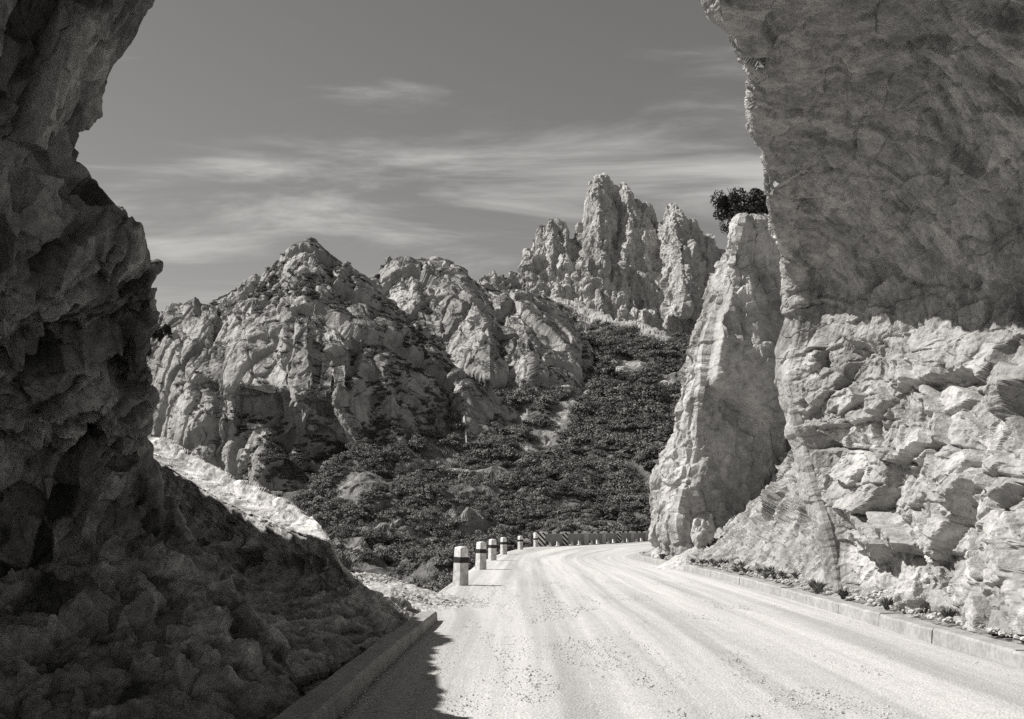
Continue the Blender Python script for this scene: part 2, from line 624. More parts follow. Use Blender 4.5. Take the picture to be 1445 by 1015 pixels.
# ------------------------------------------------------------------ right cliff wall, its vault and the roof of the arch
def right_cliff():
    pyr = [900, 860, 780, 700, 600, 540, 500, 400, 300, 200, 100, 40, 0, -150]
    out = lin([-150, 0, 50, 100, 150, 200, 300, 400, 500, 540, 600, 700, 780, 860, 900],
              [930, 1000, 1040, 1060, 1068, 1072, 1085, 1112, 1105, 1104, 1118, 1143, 1163, 1175, 1180], np.array(pyr))
    d_o = lin([-150, 0, 100, 200, 300, 400, 500, 700, 900], [10.9, 12.3, 14.7, 17.2, 19.0, 20.8, 21.5, 21.3, 20.5], np.array(pyr))
    fold = lin([-150, 0, 100, 150, 200, 300, 400, 480, 560, 900], [18, 20, 22, 30, 52, 62, 42, 34, 26, 24], np.array(pyr))
    fdep = lin([-150, 0, 100, 150, 200, 300, 400, 480, 560, 900], [0.7, .7, .7, .8, 0.5, 0.5, .6, .9, .9, .8], np.array(pyr))
    d13 = lin([-150, 0, 100, 200, 300, 400, 500, 600, 700, 780, 860, 900],
              [9.2, 11.8, 13.6, 15.2, 16.6, 17.7, 17.7, 17.0, 16.3, 15.8, 15.4, 15.2], np.array(pyr))
    d14 = lin([-150, 0, 100, 200, 300, 400, 500, 600, 700, 780, 860, 900],
              [7.4, 9.6, 11.2, 12.6, 13.6, 14.2, 14.2, 13.5, 12.8, 12.3, 11.9, 11.7], np.array(pyr))
    rows = []
    for i, py in enumerate(pyr):
        o, d = out[i], d_o[i]
        mid = (o + fold[i]) * 0.45 + 1300 * 0.55
        r = [P(o + 330, py - 30, d + 9), P(o + 60, py, d + 3.0), P(o + 6, py, d + 0.7), P(o, py, d), P(o + fold[i] * 0.5, py, d - fdep[i] * 0.5),
             P(o + fold[i], py, d - fdep[i] * 0.75), P(mid, py, d * 0.42 + d13[i] * 0.58), P(1300, py, d13[i]), P(1445, py, d14[i])]
        x, y, z = r[-1]
        r += [(x - 0.15, y - 4.0, z), (x - 0.3, y - 8, z - 0.2), (x - 0.5, y - 12, z - 0.4)]
        rows.append([('w',) + q for q in r])
    # over the camera to the crown of the arch
    rows.append([('w', 6, 13, 12), ('w', 1.6, 10.2, 10), ('w', 0.6, 8.8, 8.6), ('w', 0.4, 8.4, 8.2), ('w', 0.5, 8.1, 7.9), ('w', 0.6, 7.8, 7.6), ('w', 0.9, 7.0, 7.0),
                 ('w', 1.2, 6, 6.5), ('w', 1.5, 4.5, 6.2), ('w', 1.6, 2.5, 6.2), ('w', 1.6, 0.5, 6.4), ('w', 1.5, -1, 7.0)])
    rows.append([('w', 4, 10, 13), ('w', 0.2, 7.8, 9.4), ('w', -0.9, 7.1, 7.6), ('w', -1.1, 6.9, 7.2), ('w', -1.1, 6.7, 7.0), ('w', -1.1, 6.5, 6.8), ('w', -1.0, 6.2, 6.4),
                 ('w', -0.9, 5.4, 6.1), ('w', -0.8, 4.5, 5.9), ('w', -0.8, 2.5, 6.0), ('w', -0.8, 0.5, 6.3), ('w', -0.8, -1, 7.0)])
    subr = [14, 44, 46, 56, 36, 24, 56, 56, 54, 52, 30, 20, 30, 20, 12]
    subc = [10, 14, 10, 16, 18, 60, 70, 100, 26, 10, 6]
    g, n = sheet(rows, subr, subc, (1, 6, 3))
    p, nn = g.reshape(-1, 3), n.reshape(-1, 3)
    px, py = to_px(np.where(p[:, 1:2] > 2, p, np.array([[0, 2, 2.]])))
    # bedding rises to the right in the picture
    B = basis_rot(0, -24, 18)
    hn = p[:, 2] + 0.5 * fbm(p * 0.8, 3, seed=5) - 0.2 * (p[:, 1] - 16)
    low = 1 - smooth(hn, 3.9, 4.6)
    D = np.zeros(len(p))
    blocks = 0.50 * facets(p, (2.7, 2.7, 1.0), 3, 0.8, B, 0.15, 0.05, 0.3, 0.03)
    blocks += 0.17 * facets(p, (0.95, 0.95, 0.5), 5, 0.9, B, 0.18, 0.05, 0.4, 0.05)
    blocks += 0.06 * facets(p, (0.36, 0.36, 0.22), 8, 0.9, B, 0.18, 0.08)
    blocks += 0.025 * facets(p, (0.14, 0.14, 0.1), 10, 1.0, B, 0.18) + 0.08 * fbm(p * 0.9, 3, seed=9)
    vault = 0.15 * facets(p, (1.9, 1.9, 1.3), 12, 0.8, None, 0.15, 0.07, 0.35, 0.03) + 0.08 * fbm(p * 0.55, 3, seed=3)
    vault += 0.06 * facets(p, (0.7, 0.7, 0.5), 14, 0.8, None, 0.15, 0.07, 0.5, 0.04) + 0.02 * facets(p, (0.28, 0.28, 0.2), 16, 1.0, None, 0.15, 0.08) + 0.012 * facets(p, 0.11, 17, 1.0)
    fin = np.tile(1 - smooth(np.arange(g.shape[1]), 62, 86), g.shape[0])
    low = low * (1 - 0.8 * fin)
    ci_ = np.arange(g.shape[1])
    slab = np.tile(smooth(ci_, 20, 34) * (1 - smooth(ci_, 64, 70)) - 0.35 * smooth(ci_, 68, 74) * (1 - smooth(ci_, 80, 110)), g.shape[0]) * smooth(py, 380, 520)
    edge = 1 - smooth(px, 1120, 1180)
    vault += edge * 0.06 * facets(p, (0.6, 0.6, 0.9), 15, 0.9, None, 0.18)
    D = low * blocks + (1 - low) * vault + 0.012 * fbm(p * 9, 3, seed=4)
    D = D * (1 - 0.6 * np.clip(slab, 0, 1)) + 0.15 * slab + 0.03 * np.clip(slab, 0, 1) * facets(p, (0.5, 0.5, 1.6), 19, 1.0, None, 0.1)
    # the foot of the wall is broken fine and pale
    foot = 1 - smooth(p[:, 2], 0.5, 1.4)
    D = D * (1 - 0.35 * foot) + foot * 0.05 * fbm(p * 3.2, 3, seed=8)
    v = p + nn * D[:, None]
    link('cliff_wall', fast_mesh('cliff_wall', v, grid_faces(*g.shape[:2]), M['wall'], False, {'lit_boost': low, 'tone': low * facets(p, (0.95, 0.95, 0.5), 5, 0.0, B, 0.18, 0.05) + (1 - low) * 1.3 * (0.5 * facets(p, (0.7, 0.7, 0.5), 14, 0.0, None, 0.15, 0.07) + 0.7 * facets(p, (0.28, 0.28, 0.2), 16, 0.0, None, 0.15, 0.08))}), kind='structure')  # broken lower rock coloured paler, partly for its sunlight against the shaded vault


right_cliff()


def left_arch():
    pyr = [-150, 0, 50, 95, 150, 215, 250, 290, 350, 440, 520, 600, 640, 690, 760, 820, 900, 1000, 1080]
    a = np.array(pyr)
    out = lin([-150, 0, 50, 95, 150, 215, 250, 290, 350, 440, 520, 600, 640, 690, 760, 820, 900, 1000, 1080],
              [330, 235, 205, 178, 150, 115, 140, 175, 213, 214, 206, 198, 204, 225, 270, 315, 375, 440, 480], a) + lin([200, 260, 350, 430, 520, 600, 640], [-10, -16, -6, 10, 14, 8, 0], a)
    d_o = lin([-150, 0, 350, 440, 600, 640, 760, 900, 1000, 1080], [6.3, 6.5, 6.9, 7.4, 8.6, 9.1, 9.5, 9.1, 8.45, 8.0], a)
    rows = [[('w', -5, 8, 9.5), ('w', -2.4, 7.0, 8.2), ('w', -1.3, 6.9, 7.4), ('w', -1.1, 6.8, 7.1), ('w', -1.0, 6.6, 6.7), ('w', -0.9, 6.3, 6.3),
             ('w', -0.9, 5.8, 6.1), ('w', -0.8, 3.0, 6.1), ('w', -0.8, 0.5, 6.4), ('w', -0.8, -1, 7.1)]]
    for i, py in enumerate(pyr):
        o, d = out[i], d_o[i]
        r = [P(o, py, d)]
        x, y, z = r[0]
        r = [('w', x - 7, min(y - 0.2, 8.0), z + 0.6), ('w', x - 1.6, y + 0.25, z + 0.1), ('w', x - 0.25, y + 0.15, z), ('w',) + r[0]]
        t = (o - 100) / 120
        if py < 640:
            px1, px2, px3 = o * 0.72 + 10, o * 0.40 - 15, -80
        else:
            px1, px2, px3 = o * 0.7, o * 0.33, -80
        dd = 0.55 * smooth(py, 600, 1000)
        r += [('w',) + P(px1, py, d - 0.30 - dd), ('w',) + P(px2, py, d - 0.65 - dd), ('w',) + P(px3, py, d - 1.15 - dd)]
        x, y, z = r[-1][1:]
        r += [('w', x - 0.3, y - 2.0, z), ('w', x - 1.2, y - 4, z), ('w', x - 3, y - 6, z)]
        rows.append(r)
    subr = [20, 60, 26, 24, 30, 36, 20, 24, 34, 50, 44, 44, 24, 30, 40, 34, 44, 50, 20]
    subc = [8, 14, 12, 26, 60, 90, 20, 10, 6]
    g, n = sheet(rows, subr, subc, (0, 2, 2))
    p, nn = g.reshape(-1, 3), n.reshape(-1, 3)
    A = basis_rot(18, 28, 15)
    D = 0.14 * facets(p, (0.8, 0.8, 1.5), 21, 1.1, A, 0.1, 0.05) + 0.095 * facets(p, (0.36, 0.36, 0.75), 23, 1.4, A, 0.1, 0.04)
    D += 0.048 * facets(p, (0.17, 0.17, 0.3), 25, 1.4, A, 0.1, 0.05) + 0.016 * facets(p, (0.075, 0.075, 0.11), 26, 1.1, None, 0.18) + 0.05 * fbm(p * 0.7, 3, seed=2)
    tone = 0.75 * facets(p, (0.36, 0.36, 0.75), 23, 0.0, A, 0.1, 0.05) + 0.7 * facets(p, (0.17, 0.17, 0.3), 25, 0.0, A, 0.1, 0.06)
    low = 1 - smooth(p[:, 2], 0.1, 1.1)
    D = D * (1 - 0.25 * low) + low * 0.04 * fbm(p * 6, 3, seed=6)
    D = D * (1 - 0.5 * np.tile(np.exp(-((np.arange(g.shape[1]) - 34) / 12.0) ** 2), g.shape[0]))
    v = p + nn * D[:, None]
    link('rock_arch', fast_mesh('rock_arch', v, grid_faces(*g.shape[:2]), M['arch'], False, {'tone': tone}), kind='structure')


left_arch()


def left_bank():
    rows = [
        [(60, 640, 32), (205, 690, 30), (270, 715, 28), (330, 745, 26), (400, 790, 23), (445, 815, 21), (450, 830, 20.5)],
        [(60, 535, 26.5), (205, 612, 24.5), (270, 644, 22.7), (330, 676, 21), (400, 713, 19), (446, 743, 17.4), (436, 775, 18.4)],
        [(60, 548, 25.2), (205, 625, 23.2), (270, 661, 21.6), (330, 695, 20), (400, 729, 18.2), (459, 755, 16.6), (450, 785, 17.8)],
        [(60, 561, 24), (205, 638, 22.0), (270, 678, 20.5), (330, 712, 19.0), (400, 742, 17.4), (467, 769, 15.9), (458, 795, 17.4)],
        [(60, 573, 23.9), (205, 647, 21.9), (271, 686, 20.4), (331, 719, 18.9), (402, 748, 17.3), (469, 775, 15.85), (462, 803, 17.4)],
        [(80, 680, 23), (207, 712, 21.2), (282, 745, 19.8), (348, 772, 18.4), (420, 790, 16.9), (482, 800, 15.7), (478, 822, 17.4)],
        [(90, 790, 20), (228, 792, 19.2), (312, 806, 18.2), (386, 820, 17.0), (453, 829, 16.0), (510, 832, 15.9), (500, 846, 17.5)],
        [(120, 866, 15.5), (262, 868, 15.4), (352, 870, 15.0), (432, 872, 14.7), (505, 868, 14.8), (558, 858, 16.0), (568, 860, 17.6)],
        [(200, 960, 8.7), (345, 948, 9.6), (442, 934, 11), (507, 911, 12.7), (560, 895, 14.3), (594, 881, 16.0), (598, 874, 17.4)],
        [(220, 1010, 8.5), (370, 975, 9.3), (460, 950, 10.9), (520, 925, 12.7), (568, 907, 14.3), (600, 893, 16.0), (604, 885, 17.4)],
    ]
    g, n = sheet(rows, [10, 20, 20, 14, 44, 50, 50, 60, 14], [50, 60, 60, 60, 56, 24], (0, 0, 4))
    p, nn = g.reshape(-1, 3), n.reshape(-1, 3)
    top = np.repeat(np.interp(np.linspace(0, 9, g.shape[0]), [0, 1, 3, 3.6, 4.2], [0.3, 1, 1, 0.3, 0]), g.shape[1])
    B = basis_rot(0, 22, -20)
    fac = 0.2 * facets(p, (0.9, 0.9, 0.7), 31, 0.8, None, 0.18) + 0.12 * facets(p, 0.4, 33, 0.9, None, 0.18) + 0.055 * facets(p, 0.17, 34, 1.0)
    lay = 0.032 * facets(p, (0.5, 0.35, 0.12), 36, 0.9, B, 0.3) + 0.02 * facets(p, (0.22, 0.16, 0.1), 37, 1.0, B, 0.3)
    low = 1 - smooth(p[:, 2] + 0.2 * fbm(p * 1.1, 2, seed=4), 0.35, 1.0)
    scr = 0.05 * fbm(p * 3.5, 4, seed=5) + 0.035 * facets(p, 0.13, 38, 1.0)
    D = top * lay + (1 - top) * ((1 - low) * fac + low * (scr + 0.5 * fac))
    v = p + nn * D[:, None]
    link('rock_bank', fast_mesh('rock_bank', v, grid_faces(*g.shape[:2]), M['bank'], False, {'lit_boost': top, 'tone': facets(p, 0.4, 33, 0.0, None, 0.18) * 0.6 + facets(p, 0.17, 34, 0.0) * 0.7}), kind='structure')  # crest coloured paler, standing in for stronger sun on its top


left_bank()


def shade_rock():
    # unseen rock added behind the left leg of the arch, its ridge shaped to keep the ditch, the left kerb and the foot of the bank in shade
    ys = [8.3, 8.6, 10, 12, 13.6, 15.0, 16.2, 17.7, 19.3, 20.8, 22.3, 23.0, 23.6]
    s_ = [-0.7, -0.7, -0.7, -0.9, -0.95, -1.05, -1.4, -2.4, -3.4, -4.1, -4.9, -5.6, -7]
    rows = []
    for y, k in zip(ys, s_):
        xr_ = -5.0 - 0.32 * max(0, y - 9.5)
        zr = k - xr_
        rows.append([('w', xr_ + 0.55, y, -0.5), ('w', xr_ + 0.45, y, zr * 0.4), ('w', xr_ + 0.2, y, zr * 0.8), ('w', xr_, y, zr), ('w', xr_ - 0.7, y, zr + 0.35), ('w', xr_ - 2.5, y, zr * 0.8), ('w', xr_ - 5, y, 0.2), ('w', xr_ - 6, y, -2)])
    rows.append([('w', q[1], 24, -2) for q in rows[-1]])
    g, n = sheet(rows, 16, 16, (-6, 10, 30))
    p, nn = g.reshape(-1, 3), n.reshape(-1, 3)
    D = 0.09 * facets(p, 0.9, 91, 0.9, None, 0.18, 0.08) + 0.06 * facets(p, 0.4, 92, 1.0, None, 0.18, 0.08) + 0.03 * facets(p, 0.2, 93, 1.0)
    link('shade_rock', fast_mesh('shade_rock', p + nn * D[:, None], grid_faces(*g.shape[:2]), M['arch']), kind='structure')


shade_rock()


# ------------------------------------------------------------------ verge, scree and pillar on the right
def right_verge():
    ys = np.linspace(2, 62, 420)
    t = np.linspace(0, 1, 30)
    x0 = edge_x(YR, XR, ys) + 0.2
    g = np.zeros((len(ys), len(t), 3))
    g[..., 0] = x0[:, None] + t[None] * 3.0
    g[..., 1] = ys[:, None]
    g[..., 2] = 0.15 + 0.9 * t[None] ** 1.3
    p = g.reshape(-1, 3)
    tt = np.tile(t, len(ys))
    p[:, 2] += (0.03 + 0.12 * tt) * fbm(p * 1.7, 4, seed=12) + 0.02 * facets(p, 0.13, 5, 1.0) * np.minimum(1, tt * 8)
    link('verge', fast_mesh('verge', p, grid_faces(len(ys), len(t)), M['scree']), kind='structure')


right_verge()


def scree_slope():
    rows = [
        [(915, 797, 47), (1000, 805, 35), (1060, 818, 28.5), (1110, 832, 24), (1170, 850, 20), (1240, 865, 17.5)],
        [(925, 788, 48), (1000, 788, 37.5), (1060, 796, 31), (1120, 808, 25.5), (1180, 815, 21.8), (1250, 830, 19)],
        [(950, 775, 49), (1010, 768, 40.5), (1068, 752, 35), (1128, 748, 28.5), (1190, 755, 23.8), (1260, 770, 21)],
        [(1000, 760, 51), (1050, 728, 43.5), (1088, 702, 38.5), (1140, 682, 31.5), (1200, 690, 26.5), (1270, 700, 24)],
        [(1050, 735, 53), (1090, 690, 47), (1118, 650, 42.5), (1160, 625, 35), (1220, 620, 29.5), (1290, 620, 27)],
        [(1090, 710, 56), (1130, 660, 51), (1160, 610, 46), (1200, 570, 39), (1260, 560, 33), (1330, 550, 30)],
    ]
    g, n = sheet(rows, 46, [50, 50, 50, 50, 20], (0, 0, 8))
    p, nn = g.reshape(-1, 3), n.reshape(-1, 3)
    h = smooth(p[:, 2], 0.6, 2.2)
    D = h * (0.42 * facets(p, (1.7, 1.7, 1.1), 41, 0.8, basis_rot(0, -20, 20), 0.4, 0.06)) + (0.3 + 0.7 * h) * 0.24 * facets(p, (0.8, 0.8, 0.6), 43, 0.9, None, 0.18, 0.07)
    D += 0.10 * facets(p, 0.33, 44, 1.0, None, 0.3, 0.08) + 0.1 * fbm(p * 0.9, 4, seed=9)
    link('scree_slope', fast_mesh('scree_slope', p + nn * D[:, None], grid_faces(*g.shape[:2]), M['scree']), kind='structure')


scree_slope()


def rock_pillar():
    py = np.array([850, 800, 740, 690, 640, 600, 520, 450, 400, 350, 322, 312])
    L = lin([312, 322, 350, 400, 450, 520, 600, 640, 690, 740, 800, 850], [1036, 1030, 1021, 1008, 990, 973, 951, 938, 921, 917, 924, 931], py)
    Fp = lin([312, 322, 350, 400, 450, 520, 600, 690, 740, 800, 850], [1050, 1047, 1040, 1024, 1008, 996, 984, 966, 960, 970, 977], py)
    R = lin([312, 322, 350, 400, 450, 520, 600, 690, 850], [1078, 1080, 1090, 1104, 1116, 1120, 1124, 1126, 1130], py)
    rows = []
    for i, y in enumerate(py):
        l, f, r = L[i], Fp[i], R[i]
        rows.append([(l + 3, y, 48.0), (l, y, 46.8), ((l + f) / 2 - 2, y, 45.6), (f, y, 44.4), (f * 0.6 + r * 0.4, y, 44.4), (f * 0.2 + r * 0.8, y, 44.5),
                     (r, y, 44.9), (r + 4, y, 47.0), (r - 20, y, 51.5), (l + 30, y, 51.0)])
    ctr = [(1048, 309, 46.5 + 0.01 * k) for k in range(10)]
    rows.append(ctr)
    W = ctrl_world(rows)
    W = np.concatenate([W, W[:, :1]], 1)
    g = cr_axis0(W, [20, 34, 30, 30, 24, 46, 42, 30, 30, 18, 8, 10])
    # straight, angular plan rather than a rounded one
    lins = []
    subc = [16, 26, 26, 40, 46, 26, 14, 10, 10, 10]
    for k in range(10):
        t = np.linspace(0, 1, subc[k] + 1)[:-1][None, :, None]
        lins.append(g[:, k:k + 1] * (1 - t) + g[:, k + 1:k + 2] * t)
    g = np.concatenate(lins, 1)
    gp = np.concatenate([g[:, -1:], g, g[:, :1]], 1)
    n = grid_normals(gp, None)[:, 1:-1]
    c = g.mean(1, keepdims=True)
    if (n * (g - c)).sum(2).mean() < 0:
        n = -n
    p, nn = g.reshape(-1, 3), n.reshape(-1, 3)
    px, pyy = to_px(p)
    left = 1 - smooth(px - np.interp(pyy, py[::-1], Fp[::-1]), -4, 12)
    topm = 1 - smooth(pyy, 380, 500)
    botm = smooth(pyy, 660, 740)
    rough = np.clip(np.maximum(np.maximum(left, topm), botm), 0.45, 1)
    D = rough * (0.40 * facets(p, (1.7, 1.7, 3.0), 51, 0.9, basis_rot(10, -12, 0), 0.3) + 0.18 * facets(p, (0.7, 0.7, 1.2), 53, 1.0, None, 0.15, 0.07, 0.4, 0.07)
                 + 0.06 * facets(p, 0.32, 54, 1.0))
    D += 0.12 * fbm(p * 0.35, 3, seed=5) + 0.05 * fbm(p * 1.6, 3, seed=7) + 0.05 * facets(p, 0.45, 57, 1.0)
    # the slab on the front hangs over a recess: a diagonal break across the face
    s = (pyy - 545) - 0.62 * (px - 1000)
    D += (1 - left) * 0.95 * smooth(-s, -6, 10) * smooth(px, 985, 1005) * (1 - smooth(-s, 60, 240))
    v = p + nn * D[:, None]
    base = np.array(P(1015, 797, 46))
    link('rock_pillar', fast_mesh('rock_pillar', v - base, grid_faces(g.shape[0], g.shape[1], True), M['pillar']), loc=base,
         label='tall pale rock pillar with a shrub on top at the right of the bend', cat='rock')


rock_pillar()


# ------------------------------------------------------------------ mountains
def crag(name, cols, npx, nrow, mat, aretes, disp, back=40, gexp=1.4, nback=24, steps=(), jag=0.0):
    """cols = (px, top py, base py, base depth, top depth); aretes = (polyline [(px, py)], left px, right px, metres forward)"""
    c = np.array(cols, float)
    px = np.linspace(c[0, 0], c[-1, 0], npx)
    top, bas, db, dt = [np.interp(px, c[:, 0], c[:, k]) for k in range(1, 5)]
    if jag:
        q_ = np.stack([px, px * 0, px * 0], 1)
        top = top - jag * (1.0 * perlin(q_ / 9.0, 3) + 0.6 * perlin(q_ / 4.0, 5))
    v = np.linspace(0, 1, nrow)[:, None]
    PY = bas + (top - bas) * v
    D_ = db + (dt - db) * v ** gexp
    PX = np.repeat(px[None], nrow, 0)
    for line, wl, wr, amp in aretes:
        l = np.array(line, float)
        l = l[np.argsort(l[:, 1])]
        rx = np.interp(PY, l[:, 1], l[:, 0])
        inside = smooth(PY, l[0, 1] - 18, l[0, 1] + 12) * (1 - smooth(PY, l[-1, 1] - 10, l[-1, 1] + 25))
        dx = PX - rx
        h = np.where(dx < 0, 1 + dx / wl, 1 - dx / wr)
        D_ = D_ - amp * np.clip(h, 0, 1) * inside
    for line, amt, fall in steps:
        l = np.array(line, float)
        yl_ = np.interp(PX, l[:, 0], l[:, 1])
        ins = smooth(PX, l[0, 0] - 12, l[0, 0] + 12) * (1 - smooth(PX, l[-1, 0] - 12, l[-1, 0] + 12))
        D_ = D_ + amt * ins * smooth(PY - yl_, -3, 4) * (1 - smooth(PY - yl_, fall * 0.35, fall))
    X = (PX - CX) / FOC * D_
    Z = EYE + (HORIZON - PY) / FOC * D_
    g = np.stack([X, D_, Z], -1)
    # the far side falls away behind the crest
    t = np.linspace(0, 1, nback + 1)[1:, None]
    gb = np.stack([X[-1][None] + 0 * t, D_[-1][None] + back * t ** 0.8, Z[-1][None] * (1 - t) + Z[0][None] * t - 6 * t], -1)
    # a foot that runs down and in under the slope below
    tf = np.linspace(1, 0, 7)[:-1, None]
    gf = np.stack([X[0][None] + 0 * tf, D_[0][None] - 2 * tf, Z[0][None] - 14 * tf], -1)
    g = np.concatenate([gf, g, gb], 0)
    n = grid_normals(g, (0, 0, 120))
    p, nn = g.reshape(-1, 3), n.reshape(-1, 3)
    d = disp(p)
    v = p + nn * d[:, None]
    me = fast_mesh(name, v, grid_faces(*g.shape[:2]), mat)
    link(name, me, kind='structure')
    return v.reshape(g.shape), n


def disp_peak(p):
    d = 2.0 * facets(p, (9, 9, 46), 61, 0.9, None, 0.12, 0.1) + 1.1 * facets(p, (4.2, 4.2, 16), 63, 0.9, None, 0.15, 0.1)
    d += 0.6 * facets(p, (2.0, 2.0, 5), 64, 0.9, None, 0.2, 0.1) + 1.2 * ridged(p / np.array([9, 9, 50]), 3, seed=2)
    return d + 0.3 * facets(p, 1.3, 66, 1.0) - 1.0


peaks = [(655, 402, 450, 400, 430), (672, 394, 450, 400, 430), (690, 386, 450, 405, 435), (705, 389, 450, 405, 436), (722, 382, 450, 410, 440), (736, 386, 450, 415, 445),
         (742, 362, 475, 415, 455), (756, 345, 480, 415, 460), (764, 316, 480, 418, 465), (774, 309, 480, 418, 468), (784, 304, 480, 418, 470), (792, 312, 480, 418, 470),
         (799, 314, 481, 418, 468), (806, 333, 482, 420, 465), (812, 335, 483, 420, 465), (818, 322, 483, 420, 468), (827, 300, 485, 420, 470), (832, 262, 485, 420, 474),
         (838, 252, 485, 420, 476), (852, 250, 487, 420, 476), (860, 263, 488, 420, 476), (872, 268, 489, 420, 476), (880, 262, 490, 420, 476), (892, 268, 491, 420, 476),
         (904, 285, 492, 420, 474), (914, 292, 493, 420, 472), (922, 306, 494, 420, 470), (928, 314, 495, 420, 466), (935, 306, 497, 418, 462), (942, 292, 498, 416, 462),
         (950, 295, 499, 416, 462), (962, 304, 501, 414, 460), (978, 316, 505, 412, 458), (1000, 334, 515, 408, 455), (1030, 372, 525, 405, 450), (1080, 400, 535, 400, 445), (1150, 430, 555, 400, 440)]
ar_peaks = [([(776, 306), (780, 345), (776, 372)], 20, 30, 10), ([(798, 320), (802, 372)], 8, 16, 4), ([(843, 250), (846, 320), (840, 372)], 26, 34, 14), ([(884, 262), (888, 330), (880, 370)], 18, 40, 11),
            ([(862, 300), (858, 370)], 10, 14, 4), ([(948, 292), (962, 380), (964, 440)], 30, 56, 18), ([(905, 380), (915, 470)], 60, 40, 10), ([(850, 365), (835, 470)], 50, 60, 10), ([(752, 360), (748, 430)], 16, 20, 6),
            ([(912, 320), (916, 370)], 12, 16, 5), ([(826, 330), (822, 375)], 12, 14, 4), ([(790, 370), (780, 450)], 40, 50, 7)]
crag('mountain_peaks', peaks, 560, 240, M['peak'], ar_peaks, disp_peak, 90, 1.0, jag=6.0)


def disp_crag(p):
    d = 2.2 * facets(p, (14, 14, 34), 71, 0.9, None, 0.15, 0.06, 0.5, 0.05) + 0.75 * facets(p, (6, 6, 13), 73, 0.9, None, 0.2, 0.07, 0.5, 0.06)
    d += 0.22 * facets(p, (2.4, 2.4, 4.4), 74, 0.9, None, 0.2, 0.1) + 0.13 * facets(p, 1.1, 75, 1.0) + 0.5 * ridged(p / np.array([10, 10, 26]), 3, seed=12)
    return d + 0.8 * fbm(p / 18, 2, seed=3)


mid = [(500, 400, 520, 245, 270), (525, 392, 520, 245, 275), (538, 374, 510, 248, 282), (552, 364, 500, 250, 286), (566, 362, 500, 250, 288), (578, 367, 500, 252, 288), (596, 363, 502, 252, 288),
       (612, 368, 505, 248, 285), (640, 382, 520, 238, 280), (665, 392, 535, 232, 276), (690, 402, 545, 230, 274), (715, 408, 552, 230, 272), (745, 414, 558, 230, 270), (775, 430, 562, 230, 268),
       (805, 452, 562, 230, 264), (828, 482, 558, 232, 258), (848, 520, 556, 236, 250), (862, 552, 560, 242, 245)]
ar_mid = [([(575, 365), (590, 420), (600, 480)], 50, 30, 10), ([(655, 400), (690, 470), (690, 540)], 70, 18, 10), ([(735, 430), (760, 560)], 40, 60, 9), ([(715, 420), (705, 540)], 20, 30, 4)]
crag('mountain_middle_crag', mid, 420, 220, M['midcrag'], ar_mid, disp_crag, 60, 1.5)

knob = [(606, 560, 640, 196, 205), (618, 545, 642, 192, 206), (632, 530, 650, 188, 206), (645, 527, 655, 186, 206), (665, 532, 655, 186, 206), (690, 548, 650, 188, 207), (712, 570, 645, 192, 208), (735, 600, 640, 200, 208)]
crag('mountain_knoll', knob, 150, 130, M['crag'], [([(650, 530), (660, 640)], 26, 60, 8)], lambda p: 0.55 * disp_crag(p), 20, 1.6)

left = [(120, 520, 730, 212, 226), (160, 505, 730, 208, 224), (200, 484, 730, 203, 222), (222, 470, 730, 199, 220), (245, 440, 730, 195, 222), (290, 424, 730, 189, 222), (335, 404, 730, 184, 222), (378, 382, 730, 180, 222), (392, 371, 730, 179, 222),
        (402, 358, 730, 178, 222), (416, 344, 730, 177, 222), (431, 337, 728, 176, 222), (446, 341, 722, 176, 222), (458, 353, 718, 176, 222), (470, 364, 714, 175, 222), (490, 377, 708, 175, 222), (515, 389, 700, 175, 222),
        (545, 420, 690, 176, 222), (580, 458, 676, 179, 220), (610, 490, 662, 184, 220), (640, 530, 650, 192, 218), (662, 552, 640, 200, 218)]
ar_left = [([(425, 350), (432, 450), (440, 560)], 110, 100, 5), ([(300, 430), (272, 520), (262, 660)], 36, 44, 3), ([(352, 430), (345, 500), (330, 600)], 26, 40, 4.5), ([(400, 420), (392, 540)], 16, 30, 3),
           ([(480, 470), (472, 560), (520, 650)], 22, 60, 6), ([(545, 450), (560, 640)], 26, 50, 5), ([(600, 500), (612, 640)], 30, 50, 5), ([(405, 540), (430, 600)], 60, 60, 5), ([(290, 560), (262, 690)], 46, 46, 3), ([(370, 600), (380, 700)], 40, 50, 5), ([(347, 425), (350, 470)], 5, 9, -3), ([(262, 455), (258, 520), (285, 560)], 5, 8, -2.5), ([(470, 480), (466, 560)], 6, 10, -3.5), ([(310, 440), (296, 500)], 4, 7, -2),
           ([(322, 545), (318, 640)], 5, 9, -2.5), ([(520, 430), (530, 520)], 6, 10, -3)]
LEFT_CRAG, LEFT_N = crag('mountain_crag', left, 620, 400, M['crag'], ar_left, disp_crag, 60, 3.2,
                        steps=[([(330, 545), (385, 558), (430, 590), (470, 612), (512, 648)], 9, 100), ([(440, 470), (470, 500), (520, 480)], 2.5, 60), ([(255, 540), (300, 535), (330, 560)], 2.5, 50),
                               ([(380, 470), (420, 492)], 2, 40), ([(520, 560), (570, 545), (610, 570)], 3, 60)])


# ------------------------------------------------------------------ hillside with scree, and the ground beyond
def hill_depth(py, px):
    d = np.interp(py, [380, 420, 440, 500, 560, 640, 700, 750, 790, 850, 900], [470, 420, 375, 262, 222, 182, 158, 140, 125, 102, 92])
    d = d + 0.0 * px
    return d


